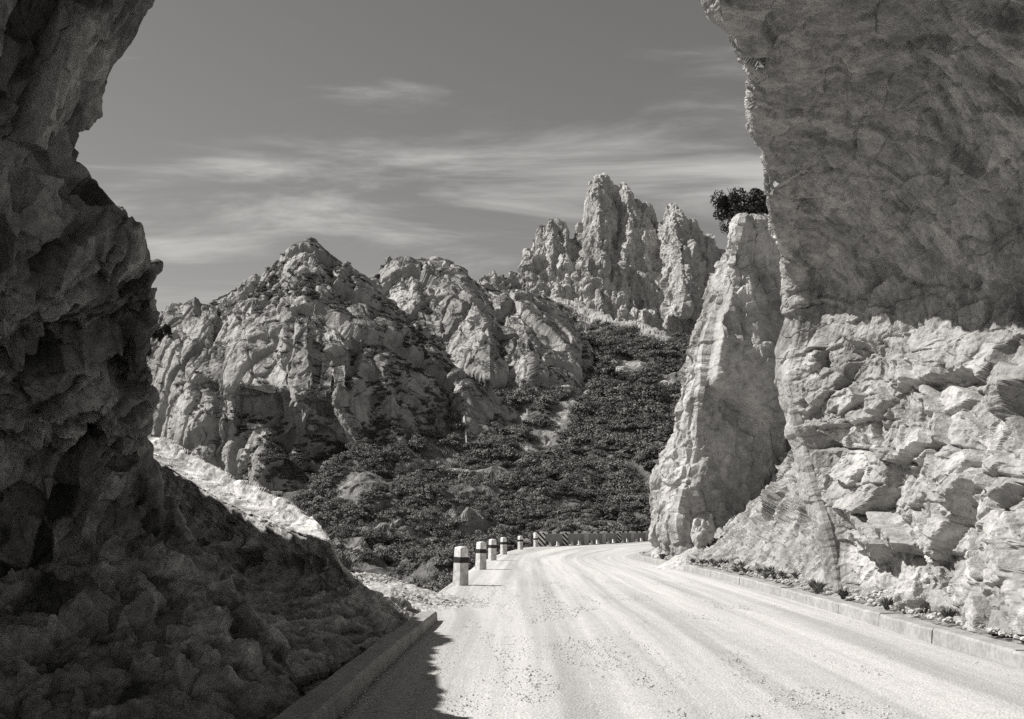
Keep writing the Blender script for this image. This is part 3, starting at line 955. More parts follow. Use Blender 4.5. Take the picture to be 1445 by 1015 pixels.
def hillside():
    pxs = np.linspace(-250, 1250, 760)
    top = np.interp(pxs, [-250, 300, 410, 500, 560, 610, 650, 700, 740, 800, 850, 900, 950, 1000, 1250], [735, 735, 714, 668, 640, 560, 480, 440, 420, 432, 450, 466, 478, 488, 500])
    bot = np.full_like(pxs, 905)
    t = np.linspace(0, 1, 460)[:, None]
    PY = bot + (top - bot) * t
    PX = np.repeat(pxs[None], len(t), 0)
    D_ = hill_depth(PY, PX)
    # gullies and spurs running down the slope, from upper right to lower left
    D_ = D_ + 0.04 * (PX - 700) * smooth(PY, 900, 640)
    g = np.stack([(PX - CX) / FOC * D_, D_, EYE + (HORIZON - PY) / FOC * D_], -1)
    # run the sheet on behind and below
    front = g[:1].repeat(10, 0)
    k = np.linspace(1, 0, 11)[:-1, None]
    front[..., 1] -= 30 * k
    front[..., 2] -= 22 * k
    back = g[-1:].repeat(12, 0)
    k = np.linspace(0, 1, 13)[1:, None]
    back[..., 1] += 160 * k
    back[..., 2] += 14 * k
    back[..., 0] *= 1 + 0.3 * k
    g = np.concatenate([front, g, back], 0)
    n = grid_normals(g, (0, 0, 400))
    p, nn = g.reshape(-1, 3), n.reshape(-1, 3)
    px, py = to_px(p)
    D = 2.2 * fbm(p / 22, 3, seed=31) + 1.2 * ridged(p / 13, 3, seed=33) + 0.35 * facets(p, 2.6, 81, 0.9)
    # rock outcrops low on the left of the slope and small ones higher up
    oc = np.exp(-(((px - 560) / 80) ** 2 + ((py - 765) / 42) ** 2)) * 1.3 + np.exp(-(((px - 660) / 30) ** 2 + ((py - 740) / 22) ** 2)) + 0.8 * smooth(fbm(p / 30, 2, seed=40), 0.5, 0.8)
    oc = np.clip(oc, 0, 1.2)
    blk = facets(p, (4.2, 4.2, 6.0), 83, 0.8) + 0.5 * facets(p, 1.7, 85, 0.9)
    D = D + oc * 1.5 * blk
    v = p + nn * D[:, None]
    # pale scree and worn paths
    lines = [([(588, 478), (640, 515), (690, 535), (725, 560)], 9, 1), ([(560, 690), (640, 650), (730, 600), (760, 560), (815, 545)], 6, .8), ([(735, 655), (770, 620), (800, 585), (822, 560)], 8, 1),
             ([(606, 600), (622, 628)], 6, 1), ([(760, 415), (800, 430), (835, 452), (880, 462), (935, 478)], 10, 1), ([(815, 440), (824, 472)], 6, 1), ([(690, 430), (760, 418)], 8, .8),
             ([(620, 668), (640, 672)], 6, 1), ([(930, 545), (960, 560)], 8, .8), ([(870, 520), (900, 525)], 10, .8), ([(905, 700), (935, 690)], 7, .7), ([(540, 640), (590, 610)], 7, .6),
             ([(470, 700), (545, 650)], 5, .5), ([(450, 720), (530, 690)], 6, .6), ([(820, 750), (835, 700), (880, 640)], 4, .4)]
    scr = np.zeros(len(v))
    gap = np.zeros(len(v))
    wob = 7 * fbm(p / 5, 3, seed=51)
    for line, w, a in lines:
        l = np.array(line, float)
        best = np.full(len(v), 1e9)
        for (x0, y0), (x1, y1) in zip(l[:-1], l[1:]):
            ex, ey = x1 - x0, y1 - y0
            tt = np.clip(((px - x0) * ex + (py - y0) * ey) / (ex * ex + ey * ey), 0, 1)
            best = np.minimum(best, np.hypot(px - x0 - tt * ex, py - y0 - tt * ey))
        gap = np.maximum(gap, a * (1 - smooth(best + 0.5 * wob, w * 0.8 + 3, w * 1.5 + 6)))
        scr = np.maximum(scr, a * (1 - smooth(best + wob, w * 0.45, w * 1.1)))
    scr = np.maximum(scr, np.clip(oc - 0.3, 0, 0.8) * smooth(blk, 0.0, 0.6))
    scr = np.maximum(scr, 0.6 * smooth(fbm(p / 9, 4, seed=55), 0.55, 0.75))
    link('hillside', fast_mesh('hillside', v, grid_faces(*g.shape[:2]), M['hill'], False, {'scree': scr}), kind='structure')
    return v, n.reshape(-1, 3), px, py, scr, np.maximum(scr, gap)


HV, HN, HPX, HPY, HSC, HGAP = hillside()


def embankment():
    ys = np.concatenate([np.linspace(15, 40, 160), np.linspace(40.5, 170, 200)])
    x0 = edge_x(YS, XL, ys) + 0.12
    t = np.linspace(0, 1, 60)
    drop = np.interp(t, [0, 0.02, 0.1, 0.5, 1], [0, 0.25, 3.0, 14, 26])
    run = np.interp(t, [0, 0.02, 0.1, 0.5, 1], [0, 0.35, 3.2, 18, 42])
    # beyond the bend the bank falls away ahead rather than to the left
    tx = np.gradient(x0, ys)
    nx, ny = -1 / np.sqrt(1 + tx ** 2), tx / np.sqrt(1 + tx ** 2)
    g = np.zeros((len(ys), len(t), 3))
    g[..., 0] = x0[:, None] + nx[:, None] * run[None]
    g[..., 1] = ys[:, None] + ny[:, None] * run[None]
    g[..., 2] = -0.06 - drop[None]
    p = g.reshape(-1, 3)
    tt = np.tile(t, len(ys))
    p[:, 2] += smooth(tt, 0.0, 0.2) * (0.7 * fbm(p * 0.25, 4, seed=21) + 0.3 * facets(p, 1.2, 88, 0.9))
    link('embankment', fast_mesh('embankment', p, grid_faces(len(ys), len(t)), M['hill'], False,
                                 {'scree': np.clip(1 - tt / 0.03, 0, 1)}), kind='structure')
    return p, tt


EV, ET = embankment()

gx = np.linspace(-1, 1, 60)
gp = np.stack(np.meshgrid(np.sign(gx) * np.abs(gx) ** 2 * 6000, np.sign(gx) * np.abs(gx) ** 2 * 6000), -1).reshape(-1, 2)
gp = np.concatenate([gp, np.full((len(gp), 1), -45.0)], 1)
gp[:, 2] += 6 * fbm(gp / 300, 2)
link('ground', fast_mesh('ground', gp, grid_faces(60, 60), M['hill'], True, {'scree': np.zeros(len(gp))}), kind='structure')

# the pass floor on the road's own level, behind and to the right of the cliff
rows = [[('w', 4.4, -30, -0.12), ('w', 30, -30, 0.1), ('w', 120, -30, 8)], [('w', 5.4, 8, -0.12), ('w', 30, 8, 0.1), ('w', 120, 8, 10)],
        [('w', 6.2, 45, -0.12), ('w', 30, 45, 0.1), ('w', 140, 45, 14)], [('w', 12, 80, -0.12), ('w', 34, 80, 0.2), ('w', 150, 80, 20)], [('w', 30, 130, -0.12), ('w', 60, 130, 2), ('w', 170, 130, 26)],
        [('w', 50, 175, -0.12), ('w', 80, 175, 3), ('w', 190, 175, 30)]]
g, n = sheet(rows, 12, 12)
link('pass_ground', fast_mesh('pass_ground', g.reshape(-1, 3), grid_faces(*g.shape[:2]), M['scree'], True), kind='structure')
rows = [[('w', -14, y, -1.5), ('w', -5, y, -0.3), ('w', -1.3, y, -0.05)] for y in (-30, -10, 4, 12, 18)]
g, n = sheet(rows, 12, 12)
p = g.reshape(-1, 3)
p[:, 2] += 0.05 * fbm(p * 1.2, 3)
link('ditch_ground', fast_mesh('ditch_ground', p, grid_faces(*g.shape[:2]), M['bank'], True), kind='structure')



# ------------------------------------------------------------------ bushes and trees
def tube(pts, radii, sides=6):
    pts = np.asarray(pts, float)
    V = []
    for i, p in enumerate(pts):
        t = pts[min(i + 1, len(pts) - 1)] - pts[max(i - 1, 0)]
        t /= np.linalg.norm(t) + 1e-9
        a = np.cross(t, (0.3, 0.9, 0.2))
        a /= np.linalg.norm(a)
        b = np.cross(t, a)
        for k in range(sides):
            an = 2 * math.pi * k / sides
            V.append(p + radii[i] * (a * math.cos(an) + b * math.sin(an)))
    return np.array(V), grid_faces(len(pts), sides, True)


def leaf_cloud(n, rx, ry, rz, size, seed, clumps=9, hemi=True, elong=1.6, cs=1.0, stems=False):
    """leaf-sized faces spread through clumps of a crown"""
    r = np.random.default_rng(seed)
    a = r.random(clumps) * 2 * np.pi
    rad = np.sqrt(r.random(clumps)) * 0.72
    cz = r.random(clumps) * 0.6 + 0.15 if hemi else r.random(clumps) * 1.05 - 0.45
    cc = np.stack([np.cos(a) * rad, np.sin(a) * rad, cz * (1 - 0.45 * rad)], 1)
    cr = cs * (0.26 + 0.22 * r.random(clumps))
    cc[0] = (0, 0, 0.22 if hemi else 0)
    cr[0] = 0.8 if hemi else 0.5
    k = r.integers(0, clumps, n)
    d = r.normal(size=(n, 3))
    d /= np.linalg.norm(d, axis=1)[:, None]
    if hemi:
        d[:, 2] = np.abs(d[:, 2]) * 0.9 - 0.1
    c = cc[k] + d * (cr[k] * ((0.30 + 0.75 * np.sqrt(r.random(n))) if stems else (0.75 + 0.35 * r.random(n))))[:, None]
    c *= np.array([rx, ry, rz])
    nrm = d + 0.45 * r.normal(size=(n, 3)) + (np.array([0, 0, 0.5]) if hemi else 0)
    nrm /= np.linalg.norm(nrm, axis=1)[:, None]
    t = np.cross(nrm, r.normal(size=(n, 3)))
    t /= np.linalg.norm(t, axis=1)[:, None]
    b = np.cross(nrm, t)
    s = size * (0.6 + 0.8 * r.random(n))[:, None]
    v = np.stack([c - t * s * elong * 0.5, c + b * s * 0.4, c + t * s * elong * 0.6, c - b * s * 0.4], 1)
    v, f = v.reshape(-1, 3), np.arange(4 * n).reshape(-1, 4)
    if stems:
        # branches from the root to every clump
        for q in range(clumps):
            e = cc[q] * np.array([rx, ry, rz])
            tv, tf = tube([np.array((0, 0, -0.12)), e * np.array((0.55, 0.55, 0.4)), e, e * 1.02 + np.array((0, 0, cr[q] * 0.6))], [0.05, 0.04, 0.03, 0.015], 4)
            f = np.concatenate([f, tf + len(v)])
            v = np.concatenate([v, tv])
    return v, f


PINES = [leaf_cloud(520, 0.8 + 0.13 * k, 1.0, 0.50 + 0.11 * ((k * 3) % 5), 0.095, 100 + k, 8 + 2 * k, stems=True) for k in range(5)]


def merged(protos, locs, scl, seed):
    r = np.random.default_rng(seed)
    V, Fc, off = [], [], 0
    ang = r.random(len(locs)) * 6.283
    which = r.integers(0, len(protos), len(locs))
    for k, (pv, pf) in enumerate(protos):
        m = np.where(which == k)[0]
        if not len(m):
            continue
        ca, sa = np.cos(ang[m])[:, None], np.sin(ang[m])[:, None]
        x = pv[None, :, 0] * ca - pv[None, :, 1] * sa
        y = pv[None, :, 0] * sa + pv[None, :, 1] * ca
        z = np.repeat(pv[None, :, 2], len(m), 0)
        v = np.stack([x, y, z], -1) * scl[m][:, None, None] + locs[m][:, None, :]
        f = pf[None] + (np.arange(len(m)) * len(pv))[:, None, None] + off
        V.append(v.reshape(-1, 3))
        Fc.append(f.reshape(-1, pf.shape[1]))
        off += v.shape[0] * v.shape[1]
    return np.concatenate(V), np.concatenate(Fc)


def scatter(verts, weight, n, seed):
    r = np.random.default_rng(seed)
    w = np.clip(weight, 0, None)
    idx = r.choice(len(verts), size=min(n, int((w > 0).sum())), replace=False, p=w / w.sum())
    return idx


# dwarf pines over the hillside: thick, with gaps on scree and outcrops
vis = ((HPX > 380) & (HPX < 1010) & (HPY > 395) & (HPY < 870) & (HV[:, 1] > 70)).astype(float)
clump = smooth(fbm(HV / 9, 3, seed=61), -0.6, 0.2)
area = (HV[:, 1] / 150.0) ** 2.0
wgt = vis * clump * np.clip(1 - 1.2 * HGAP, 0, 1) * area * (0.35 + 0.65 * smooth(HPY, 430, 520))
ih = scatter(HV, wgt, 13500, 5)
lh = HV[ih]
r_ = np.random.default_rng(3)
sh = np.exp(0.42 * r_.normal(size=len(ih))).clip(0.4, 2.4) * 1.0 * np.clip(lh[:, 1] / 150, 0.85, 1.5)
# and along the bank below the road
ve = ((ET > 0.03) & (EV[:, 1] > 22)).astype(float)
ie = scatter(EV, ve * smooth(fbm(EV / 4, 2, seed=9), -0.9, 0.0) * (1 + 6 * (EV[:, 1] < 45) * (ET < 0.3)) * (EV[:, 1] > 22), 1700, 6)
le = EV[ie]
se = 0.35 + 0.5 * r_.random(len(ie))
locs = np.concatenate([lh, le])
scls = np.concatenate([sh, se])
# crag ledges
cv = LEFT_CRAG.reshape(-1, 3)
cn = grid_normals(LEFT_CRAG, (0, 0, 120)).reshape(-1, 3)
cpx, cpy = to_px(cv)
reg = 0.05 + 4.0 * smooth(cpy, 590, 640) * smooth(cpx, 320, 370) * (1 - smooth(cpx, 520, 560)) + 0.9 * smooth(cpx, 500, 580) * smooth(cpy, 400, 430) + 0.9 * smooth(cpy, 440, 400) * 0
reg = reg + 1.0 * np.exp(-(((cpx - 395) / 90) ** 2 + ((cpy - 400) / 30) ** 2)) + 0.5 * np.exp(-(((cpx - 400) / 60) ** 2 + ((cpy - 575) / 22) ** 2))
wc = reg * smooth(cn[:, 2], 0.08, 0.4) * smooth(fbm(cv / 6, 3, seed=66), -0.3, 0.3) * (cpy > 330) * (cpy < 730)
ic = scatter(cv, wc, 4200, 8)
locs = np.concatenate([locs, cv[ic]])
scls = np.concatenate([scls, 0.4 + 0.55 * r_.random(len(ic))])
px_, py_ = to_px(locs)
app = scls / locs[:, 1]
inview = (px_ > 470) & (px_ < 915) & (py_ < 838) & (py_ > 380)
order = np.argsort(-app * inview)[:300]
near_me = []
for k, (pv, pf) in enumerate(PINES):
    near_me.append(fast_mesh('dwarf_pine', pv, pf, M['pine']))
for q, i in enumerate(order):
    o = link('dwarf_pine_shrub', near_me[q % 5], loc=locs[i] - np.array([0, 0, 0.1 * scls[i]]), label='dark rounded dwarf pine shrub, one of many on the slope beyond the road',
             cat='shrub', group='dwarf pines on the hillside')
    o.rotation_euler = (0, 0, q * 2.399)
    o.scale = (scls[i],) * 3
rest = np.setdiff1d(np.arange(len(locs)), order)


def instance_stuff(name, protos, pts, scl, seed):
    """one stuff object: its points carry copies of the proto meshes through geometry nodes"""
    pc = bpy.data.collections.new(name + '_kinds')
    for me_ in protos:
        pc.objects.link(bpy.data.objects.new('kind', me_))
    me_ = bpy.data.meshes.new(name)
    me_.vertices.add(len(pts))
    me_.vertices.foreach_set('co', np.ascontiguousarray(pts, np.float32).ravel())
    at_ = me_.attributes.new('size', 'FLOAT', 'POINT')
    at_.data.foreach_set('value', np.ascontiguousarray(scl, np.float32))
    o = link(name, me_, kind='stuff')
    ng = bpy.data.node_groups.new(name, 'GeometryNodeTree')
    ng.interface.new_socket('Geometry', in_out='INPUT', socket_type='NodeSocketGeometry')
    ng.interface.new_socket('Geometry', in_out='OUTPUT', socket_type='NodeSocketGeometry')
    N, L = ng.nodes, ng.links
    gi, go = N.new('NodeGroupInput'), N.new('NodeGroupOutput')
    ci = N.new('GeometryNodeCollectionInfo')
    ci.inputs['Collection'].default_value = pc
    ci.inputs['Separate Children'].default_value = True
    ci.inputs['Reset Children'].default_value = True
    iop = N.new('GeometryNodeInstanceOnPoints')
    iop.inputs['Pick Instance'].default_value = True
    sz_ = N.new('GeometryNodeInputNamedAttribute')
    sz_.data_type = 'FLOAT'
    sz_.inputs['Name'].default_value = 'size'
    rv = N.new('FunctionNodeRandomValue')
    rv.data_type = 'FLOAT_VECTOR'
    rv.inputs['Min'].default_value = (-0.12, -0.12, 0)
    rv.inputs['Max'].default_value = (0.12, 0.12, 6.283)
    rv.inputs['Seed'].default_value = seed
    ri = N.new('FunctionNodeRandomValue')
    ri.data_type = 'INT'
    ri.inputs[4].default_value = 0
    ri.inputs[5].default_value = len(protos) - 1
    ri.inputs['Seed'].default_value = seed + 1
    L.new(gi.outputs[0], iop.inputs['Points'])
    L.new(ci.outputs[0], iop.inputs['Instance'])
    L.new(ri.outputs[2], iop.inputs['Instance Index'])
    L.new(rv.outputs[0], iop.inputs['Rotation'])
    L.new([q for q in sz_.outputs if q.enabled][0], iop.inputs['Scale'])
    L.new(iop.outputs[0], go.inputs[0])
    md = o.modifiers.new('plants', 'NODES')
    md.node_group = ng
    return o


instance_stuff('dwarf_pine_thicket', near_me, locs[rest] - np.array([0, 0, 0.1]), scls[rest], 3)


def join(parts):
    V, Fc, off = [], [], 0
    for v, f in parts:
        V.append(v)
        Fc.append(f + off)
        off += len(v)
    return np.concatenate(V), np.concatenate(Fc)


def shrub(name, loc, rx, ry, rz, n, size, seed, label, stem_h, mat, group=None, clumps=16, cs=1.0):
    o = link(name, None, loc=loc, label=label, cat='shrub' if 'tree' not in name else 'tree', group=group)
    v, f = leaf_cloud(n, rx, ry, rz, size, seed, clumps, False, 1.6, cs)
    v[:, 2] += stem_h
    link('crown', fast_mesh('crown', v, f, mat), o)
    r = random.Random(seed)
    br = []
    for k in range(16):
        a, l = r.random() * 6.28, 0.75 * r.random() + 0.2
        e = np.array((math.cos(a) * rx * l, math.sin(a) * ry * l, stem_h + rz * (0.1 + 0.6 * r.random())))
        br.append(tube([np.array((0, 0, -0.15)), e * np.array((0.35, 0.35, 0.5)), e], [0.05, 0.03, 0.01], 5))
    v, f = join(br)
    link('trunk' if 'tree' in name else 'stem', fast_mesh('stem', v, f, M['bark']), o)
    return o


shrub('bushy_shrub', P(1050, 324, 45.6), 1.65, 1.2, 1.6, 6200, 0.085, 5, 'dark bushy shrub growing on the top of the rock pillar', 0.72, M['shrubleaf'], None, 34, 0.6)
for k, (px, py, d, h, lab) in enumerate([(226, 470, 176, 2.6, 'dark small tree on the left edge of the crag skyline'), (214, 486, 172, 2.2, 'low dark tree half hidden behind the shaded arch rock'),
                                         (238, 492, 168, 1.6, 'small dark tree below the left end of the crag skyline')]):
    shrub('mountain_tree', P(px, py, d), h * 0.62, h * 0.62, h, 420, 0.34, 50 + k, lab, h * 0.6, M['shrubleaf'], None, 10)


def seat(verts, px, py):
    vx, vy = to_px(np.where(verts[:, 1:2] > 5, verts, np.array([[0, 5, 9999.0]])))
    near = np.hypot(vx - px, vy - py)
    c = np.where(near < near.min() + 2.5)[0]
    return verts[c[np.argmin(verts[c, 1])]]


for t_, (px, py) in zip([o for o in COL.objects if o.name.startswith('mountain_tree')], ((222, 482), (206, 500), (238, 470))):
    t_.location = seat(LEFT_CRAG.reshape(-1, 3), px, py)


def tuft(name, loc, h, spread, n, seed, label, mat, cat='grass tuft', wid=0.012, group=None):
    r = np.random.default_rng(seed)
    V, Fc = [], []
    for i in range(n):
        a = r.random() * 6.283
        lean = spread * (0.25 + 0.75 * r.random())
        hh = h * (0.55 + 0.45 * r.random())
        b0 = np.array((math.cos(a), math.sin(a), 0)) * 0.12 * h * r.random()
        dirv = np.array((math.cos(a), math.sin(a), 0))
        side = np.array((-math.sin(a), math.cos(a), 0))
        pts = [b0 + dirv * lean * hh * t ** 1.7 + np.array((0, 0, hh * (t - 0.28 * lean * t * t))) for t in (0, 0.35, 0.7, 1.0)]
        ws = (wid, wid * 0.9, wid * 0.6, wid * 0.1)
        o = len(V)
        for p, w in zip(pts, ws):
            V += [p - side * w, p + side * w]
        Fc += [(o + 2 * j, o + 2 * j + 1, o + 2 * j + 3, o + 2 * j + 2) for j in range(3)]
    return link(name, fast_mesh(name, np.array(V), np.array(Fc), mat), loc=loc, label=label, cat=cat, group=group)


tuft('grass_tuft', P(488, 815, 16.3), 0.46, 0.75, 90, 3, 'pale spiky grass tuft at the end of the shaded rock bank', M['palegrass'])


def ground_z(x, y):
    return 0.2


vg = [(1153, 847, 20.2, 0.34, 0.9, 'dark grass tuft behind the kerb at the foot of the rock edge'), (1190, 851, 18.6, 0.22, 0.9, 'small dark grass tuft just right of the rock edge foot'),
      (1252, 868, 16.2, 0.25, 1.0, 'dark grass tuft left of the pale boulder behind the kerb'), (1338, 884, 13.9, 0.25, 0.8, 'thin grass tuft right of the pale boulder behind the kerb'),
      (1393, 893, 12.8, 0.25, 0.5, 'sparse upright grass stalks nearest the right edge of the picture'), (935, 799, 44, 0.3, 1.0, 'dark weeds along the left foot of the rock pillar')]
for k, (px, py, d, h, sp, lab) in enumerate(vg):
    x, y, _ = P(px, py, d)
    tuft('grass_tuft', (x, y, 0.2), h, sp, 160 if d > 18 else 90, 30 + k, lab, M['grass'], wid=0.012 + 0.0007 * d)


rw = np.random.default_rng(77)
V, Fc, off = [], [], 0
for k in range(110):
    y = 24.5 + 13 * rw.random()
    x = float(edge_x(YR, XR, y)) + 0.35 + 1.3 * rw.random() ** 1.3
    if perlin(np.array([[x * 0.9, y * 0.45, 3.0]]))[0] < -0.12:
        continue
    t = tuft('weed_tmp', (0, 0, 0), 0.07 + 0.26 * rw.random() ** 2, 1.3, 26, 300 + k, 'x', M['grass'], wid=0.03)
    v = np.array([q.co[:] for q in t.data.vertices]) + np.array([x, y, 0.2 + 0.12 * (x - float(edge_x(YR, XR, y)))])
    f = np.array([q.vertices[:] for q in t.data.polygons]) + off
    off += len(v)
    V.append(v)
    Fc.append(f)
    me = t.data
    bpy.data.objects.remove(t)
    bpy.data.meshes.remove(me)
link('weeds', fast_mesh('weeds', np.concatenate(V), np.concatenate(Fc), M['grass']), kind='stuff')


# ------------------------------------------------------------------ boulders, heaps and loose stones
def ico(sub):
    bm_ = bpy.data.meshes.new('tmp')
    import bmesh
    b = bmesh.new()
    bmesh.ops.create_icosphere(b, subdivisions=sub, radius=1.0)
    b.to_mesh(bm_)
    b.free()
    v = np.array([q.co[:] for q in bm_.vertices])
    f = np.array([q.vertices[:] for q in bm_.polygons])
    bpy.data.meshes.remove(bm_)
    return v, f


ICO4, ICO2, ICO1 = ico(5), ico(2), ico(1)


def boulder(loc, size, seed, label, mat=None, rot=0.0, tilt=0.0):
    v, f = ICO4
    d = 1 + 0.30 * facets(v + seed * 3.1, 0.85, seed, 0.8) + 0.10 * facets(v + seed, 0.3, seed + 1, 0.9)
    v = v * d[:, None] * np.array(size) * 0.5
    v[:, 2] += size[2] * 0.28
    o = link('boulder', fast_mesh('boulder', v, f, mat or M['boulder']), loc=loc, label=label, cat='boulder')
    o.rotation_euler = (0, math.radians(tilt), math.radians(rot))
    return o


boulder((6.25, 15.6, 0.3), (0.8, 0.7, 0.75), 3, 'pale angular boulder behind the kerb at the foot of the cliff')
boulder(P(992, 764, 41.0), (0.85, 0.8, 1.15), 5, 'upright rounded boulder leaning at the foot of the rock pillar', rot=20)
boulder(seat(HV, 885, 531), (6.2, 4, 3.0), 7, 'large pale boulder alone on the dark upper slope', rot=10, tilt=15)
boulder(seat(HV, 862, 517), (2.4, 2, 2.2), 9, 'small pale boulder just left of the large one on the upper slope')
boulder(seat(HV, 940, 546), (3.4, 3, 2.2), 11, 'pale boulder on the slope next to the rock pillar edge')
boulder(seat(HV, 628, 673), (2.6, 2, 1.6), 13, 'small white boulder on the slope below the shaded knoll')
boulder(seat(HV, 785, 549), (6.5, 3, 1.6), 15, 'long pale slab at the foot of the middle crag', tilt=-6)
boulder(seat(HV, 765, 694), (1.6, 1.4, 1.0), 17, 'tiny pale boulder alone in the middle of the dark thicket')
boulder(seat(LEFT_CRAG.reshape(-1, 3), 443, 607), (2.0, 2.0, 1.3), 19, 'small pale rock on the dark face of the left crag')


def heap(name, cx_, cy_, rx, ry, h, seed, label, n=70, cat='gravel heap', mat='gravel'):
    xs = np.linspace(-1, 1, n)
    X, Y = np.meshgrid(xs, xs)
    p = np.stack([X.ravel() * rx, Y.ravel() * ry, np.zeros(n * n)], 1)
    q = p + np.array([cx_, cy_, 0])
    r = np.hypot(X, Y).ravel() + 0.12 * perlin(q * 1.1, seed)
    p[:, 2] = h * np.clip(1 - r, -0.15, 1) ** 1.0 * (1 + 0.2 * perlin(q * 1.4, seed + 1)) if False else h * (np.exp(-(r / 0.52) ** 2) - 0.06)
    p[:, 2] += 0.03 * fbm(q * 5, 3, seed=seed)
    return link(name, fast_mesh(name, p, grid_faces(n, n), M[mat]), loc=(cx_, cy_, 0), label=label, cat=cat)


x, y, z = P(968, 806, 38.5)
heap('gravel_heap', x, y, 1.5, 1.5, 0.62, 4, 'small cone of pale gravel beside the road below the rock pillar')
heap('gravel_mound', -3.0, 20.6, 2.6, 3.2, 0.62, 6, 'low sunlit mound of pale gravel between the bank and the road edge', 140, 'gravel mound')


def stones(name, locs, sizes, seed, proto=ICO1, mat='gravel'):
    r = np.random.default_rng(seed)
    v, f = proto
    ps = []
    for k in range(6):
        vv = v * (1 + 0.35 * (r.random(len(v)) - 0.5))[:, None] * np.array([1, 0.8 + 0.3 * r.random(), 0.55 + 0.3 * r.random()])
        ps.append((vv, f))
    V, Fc = merged(ps, locs, sizes, seed)
    link(name, fast_mesh(name, V, Fc, M[mat]), kind='stuff')


r_ = np.random.default_rng(11)
n = 22000
yy = 7.0 + 22 * r_.random(n) ** 1.6
xx = edge_x(YS, XL, yy) + 0.1 + (edge_x(YR, XR, yy) - edge_x(YS, XL, yy) - 0.2) * r_.random(n) ** 1.5
keep = fbm(np.stack([xx * 1.1, yy * 0.3, xx * 0], 1), 3, seed=3) + 0.5 * smooth(-xx, -2.2, 0.5) > 0.3
xx, yy = xx[keep], yy[keep]
sz = 0.004 + 0.011 * r_.random(len(xx)) ** 5 + 0.004 * r_.random(len(xx))
OCT = (np.array([(1, 0, 0), (-1, 0, 0), (0, 1, 0), (0, -1, 0), (0, 0, 1), (0, 0, -1.)]),
       np.array([(0, 2, 4), (2, 1, 4), (1, 3, 4), (3, 0, 4), (2, 0, 5), (1, 2, 5), (3, 1, 5), (0, 3, 5)]))
stones('road_gravel', np.stack([xx, yy, np.full(len(xx), 0.0)], 1), sz * 1.25, 4, OCT)
n = 9000
xx = np.concatenate([-3.0 + 1.1 * r_.normal(size=5000), np.zeros(4000)])
yy = np.concatenate([20.0 + 1.5 * r_.normal(size=5000), 10 + 36 * r_.random(4000)])
xx[5000:] = edge_x(YR, XR, yy[5000:]) + 0.3 + 1.2 * r_.random(4000) ** 1.4
rr = np.hypot((xx + 3.0) / 2.6, (yy - 20.6) / 3.2)
zz_ = np.where(np.arange(n) < 5000, 0.62 * (np.exp(-(rr / 0.52) ** 2) - 0.06), 0.22 + 0.12 * np.clip(xx - edge_x(YR, XR, yy), 0, 3))
sz = 0.010 + 0.05 * r_.random(n) ** 6
stones('loose_stones', np.stack([xx, yy, zz_], 1), sz, 9, ICO1)


# ------------------------------------------------------------------ bollards
def prism(levels, rot=0.0, chamfer=0.18, shift=(0, 0)):
    """square prism with cut corners through (z, half width) levels, closed at both ends"""
    prof = []
    for sx, sy in ((1, 1), (-1, 1), (-1, -1), (1, -1)):
        a, b = (sx, sy * (1 - chamfer)), (sx * (1 - chamfer), sy)
        prof += [a, b] if sx * sy > 0 else [b, a]
    prof = np.array(prof)
    V = []
    for z, w in levels:
        V.append(np.concatenate([prof * w, np.full((8, 1), z)], 1))
    v = np.concatenate(V)
    ca, sa = math.cos(rot), math.sin(rot)
    v[:, :2] = v[:, :2] @ np.array([[ca, sa], [-sa, ca]]) + np.array(shift)
    f = [tuple(q) for q in grid_faces(len(levels), 8, True)]
    f += [tuple(range(7, -1, -1)), tuple(range((len(levels) - 1) * 8, len(levels) * 8))]
    me = bpy.data.meshes.new('prism')
    me.from_pydata(v.tolist(), [], f)
    return me


H = 1.05


def bollard_meshes():
    w = lambda z: 0.168 - 0.028 * z / H
    lo = prism([(-0.2, w(0)), (0.62, w(0.62))], 0.70)
    lo.materials.append(M['pale'])
    band = prism([(0.62, w(0.62) + 0.004), (0.77, w(0.77) + 0.004)], 0.70)
    band.materials.append(M['black'])
    cap = prism([(0.77, w(0.77)), (1.0, w(1.0)), (1.025, w(1.0) - 0.02), (1.05, 0.04)], 0.70)
    cap.materials.append(M['white'])
    return lo, band, cap


M['pale'] = plain_material('pale_concrete', 0.32, 0.66, 6.0, 0.35, 0.008)
BM = bollard_meshes()
bl = [(-1.36, 27, 'nearest and largest white bollard with a black band on the road edge'), (-1.16, 37.9, 'second bollard from the camera along the left road edge'),
      (-0.95, 49, 'third bollard from the camera along the left road edge'), (-0.5, 61, 'fourth bollard from the camera along the left road edge'),
      (0.62, 76, 'fifth bollard, standing alone just before the striped barrier'), (2.05, 88.2, 'farthest bollard, touching the near end of the striped barrier')]
for x, y, lab in bl:
    o = link('bollard', None, loc=(x, y, -0.02), label=lab, cat='bollard', group='bollards along the road edge')
    o.rotation_euler = (math.radians(1.4 * math.sin(y * 3.1)), math.radians(1.6 * math.sin(y * 1.7)), math.radians(7 * math.sin(y)))
    for nm, me in zip(('shaft', 'band', 'cap'), BM):
        link(nm, me, o)


# ------------------------------------------------------------------ barrier at the bend
def stripe_material():
    m, nt, b = mat_new('diagonal_stripes')
    n = NB(nt)
    s = nt.nodes.new('ShaderNodeSeparateXYZ')
    nt.links.new(n.pos, s.inputs[0])
    t = n.math('FRACT', n.math('MULTIPLY', n.math('ADD', s.outputs[0], s.outputs[2]), 2.3))
    v = n.mix(n.range(t, 0.48, 0.52), 0.03, 0.78)
    n.grey(n.math('MULTIPLY', v, n.range(n.noise(14, 4), 0.3, 0.7, 0.8, 1.05)), b)
    return m


M['stripes'] = stripe_material()


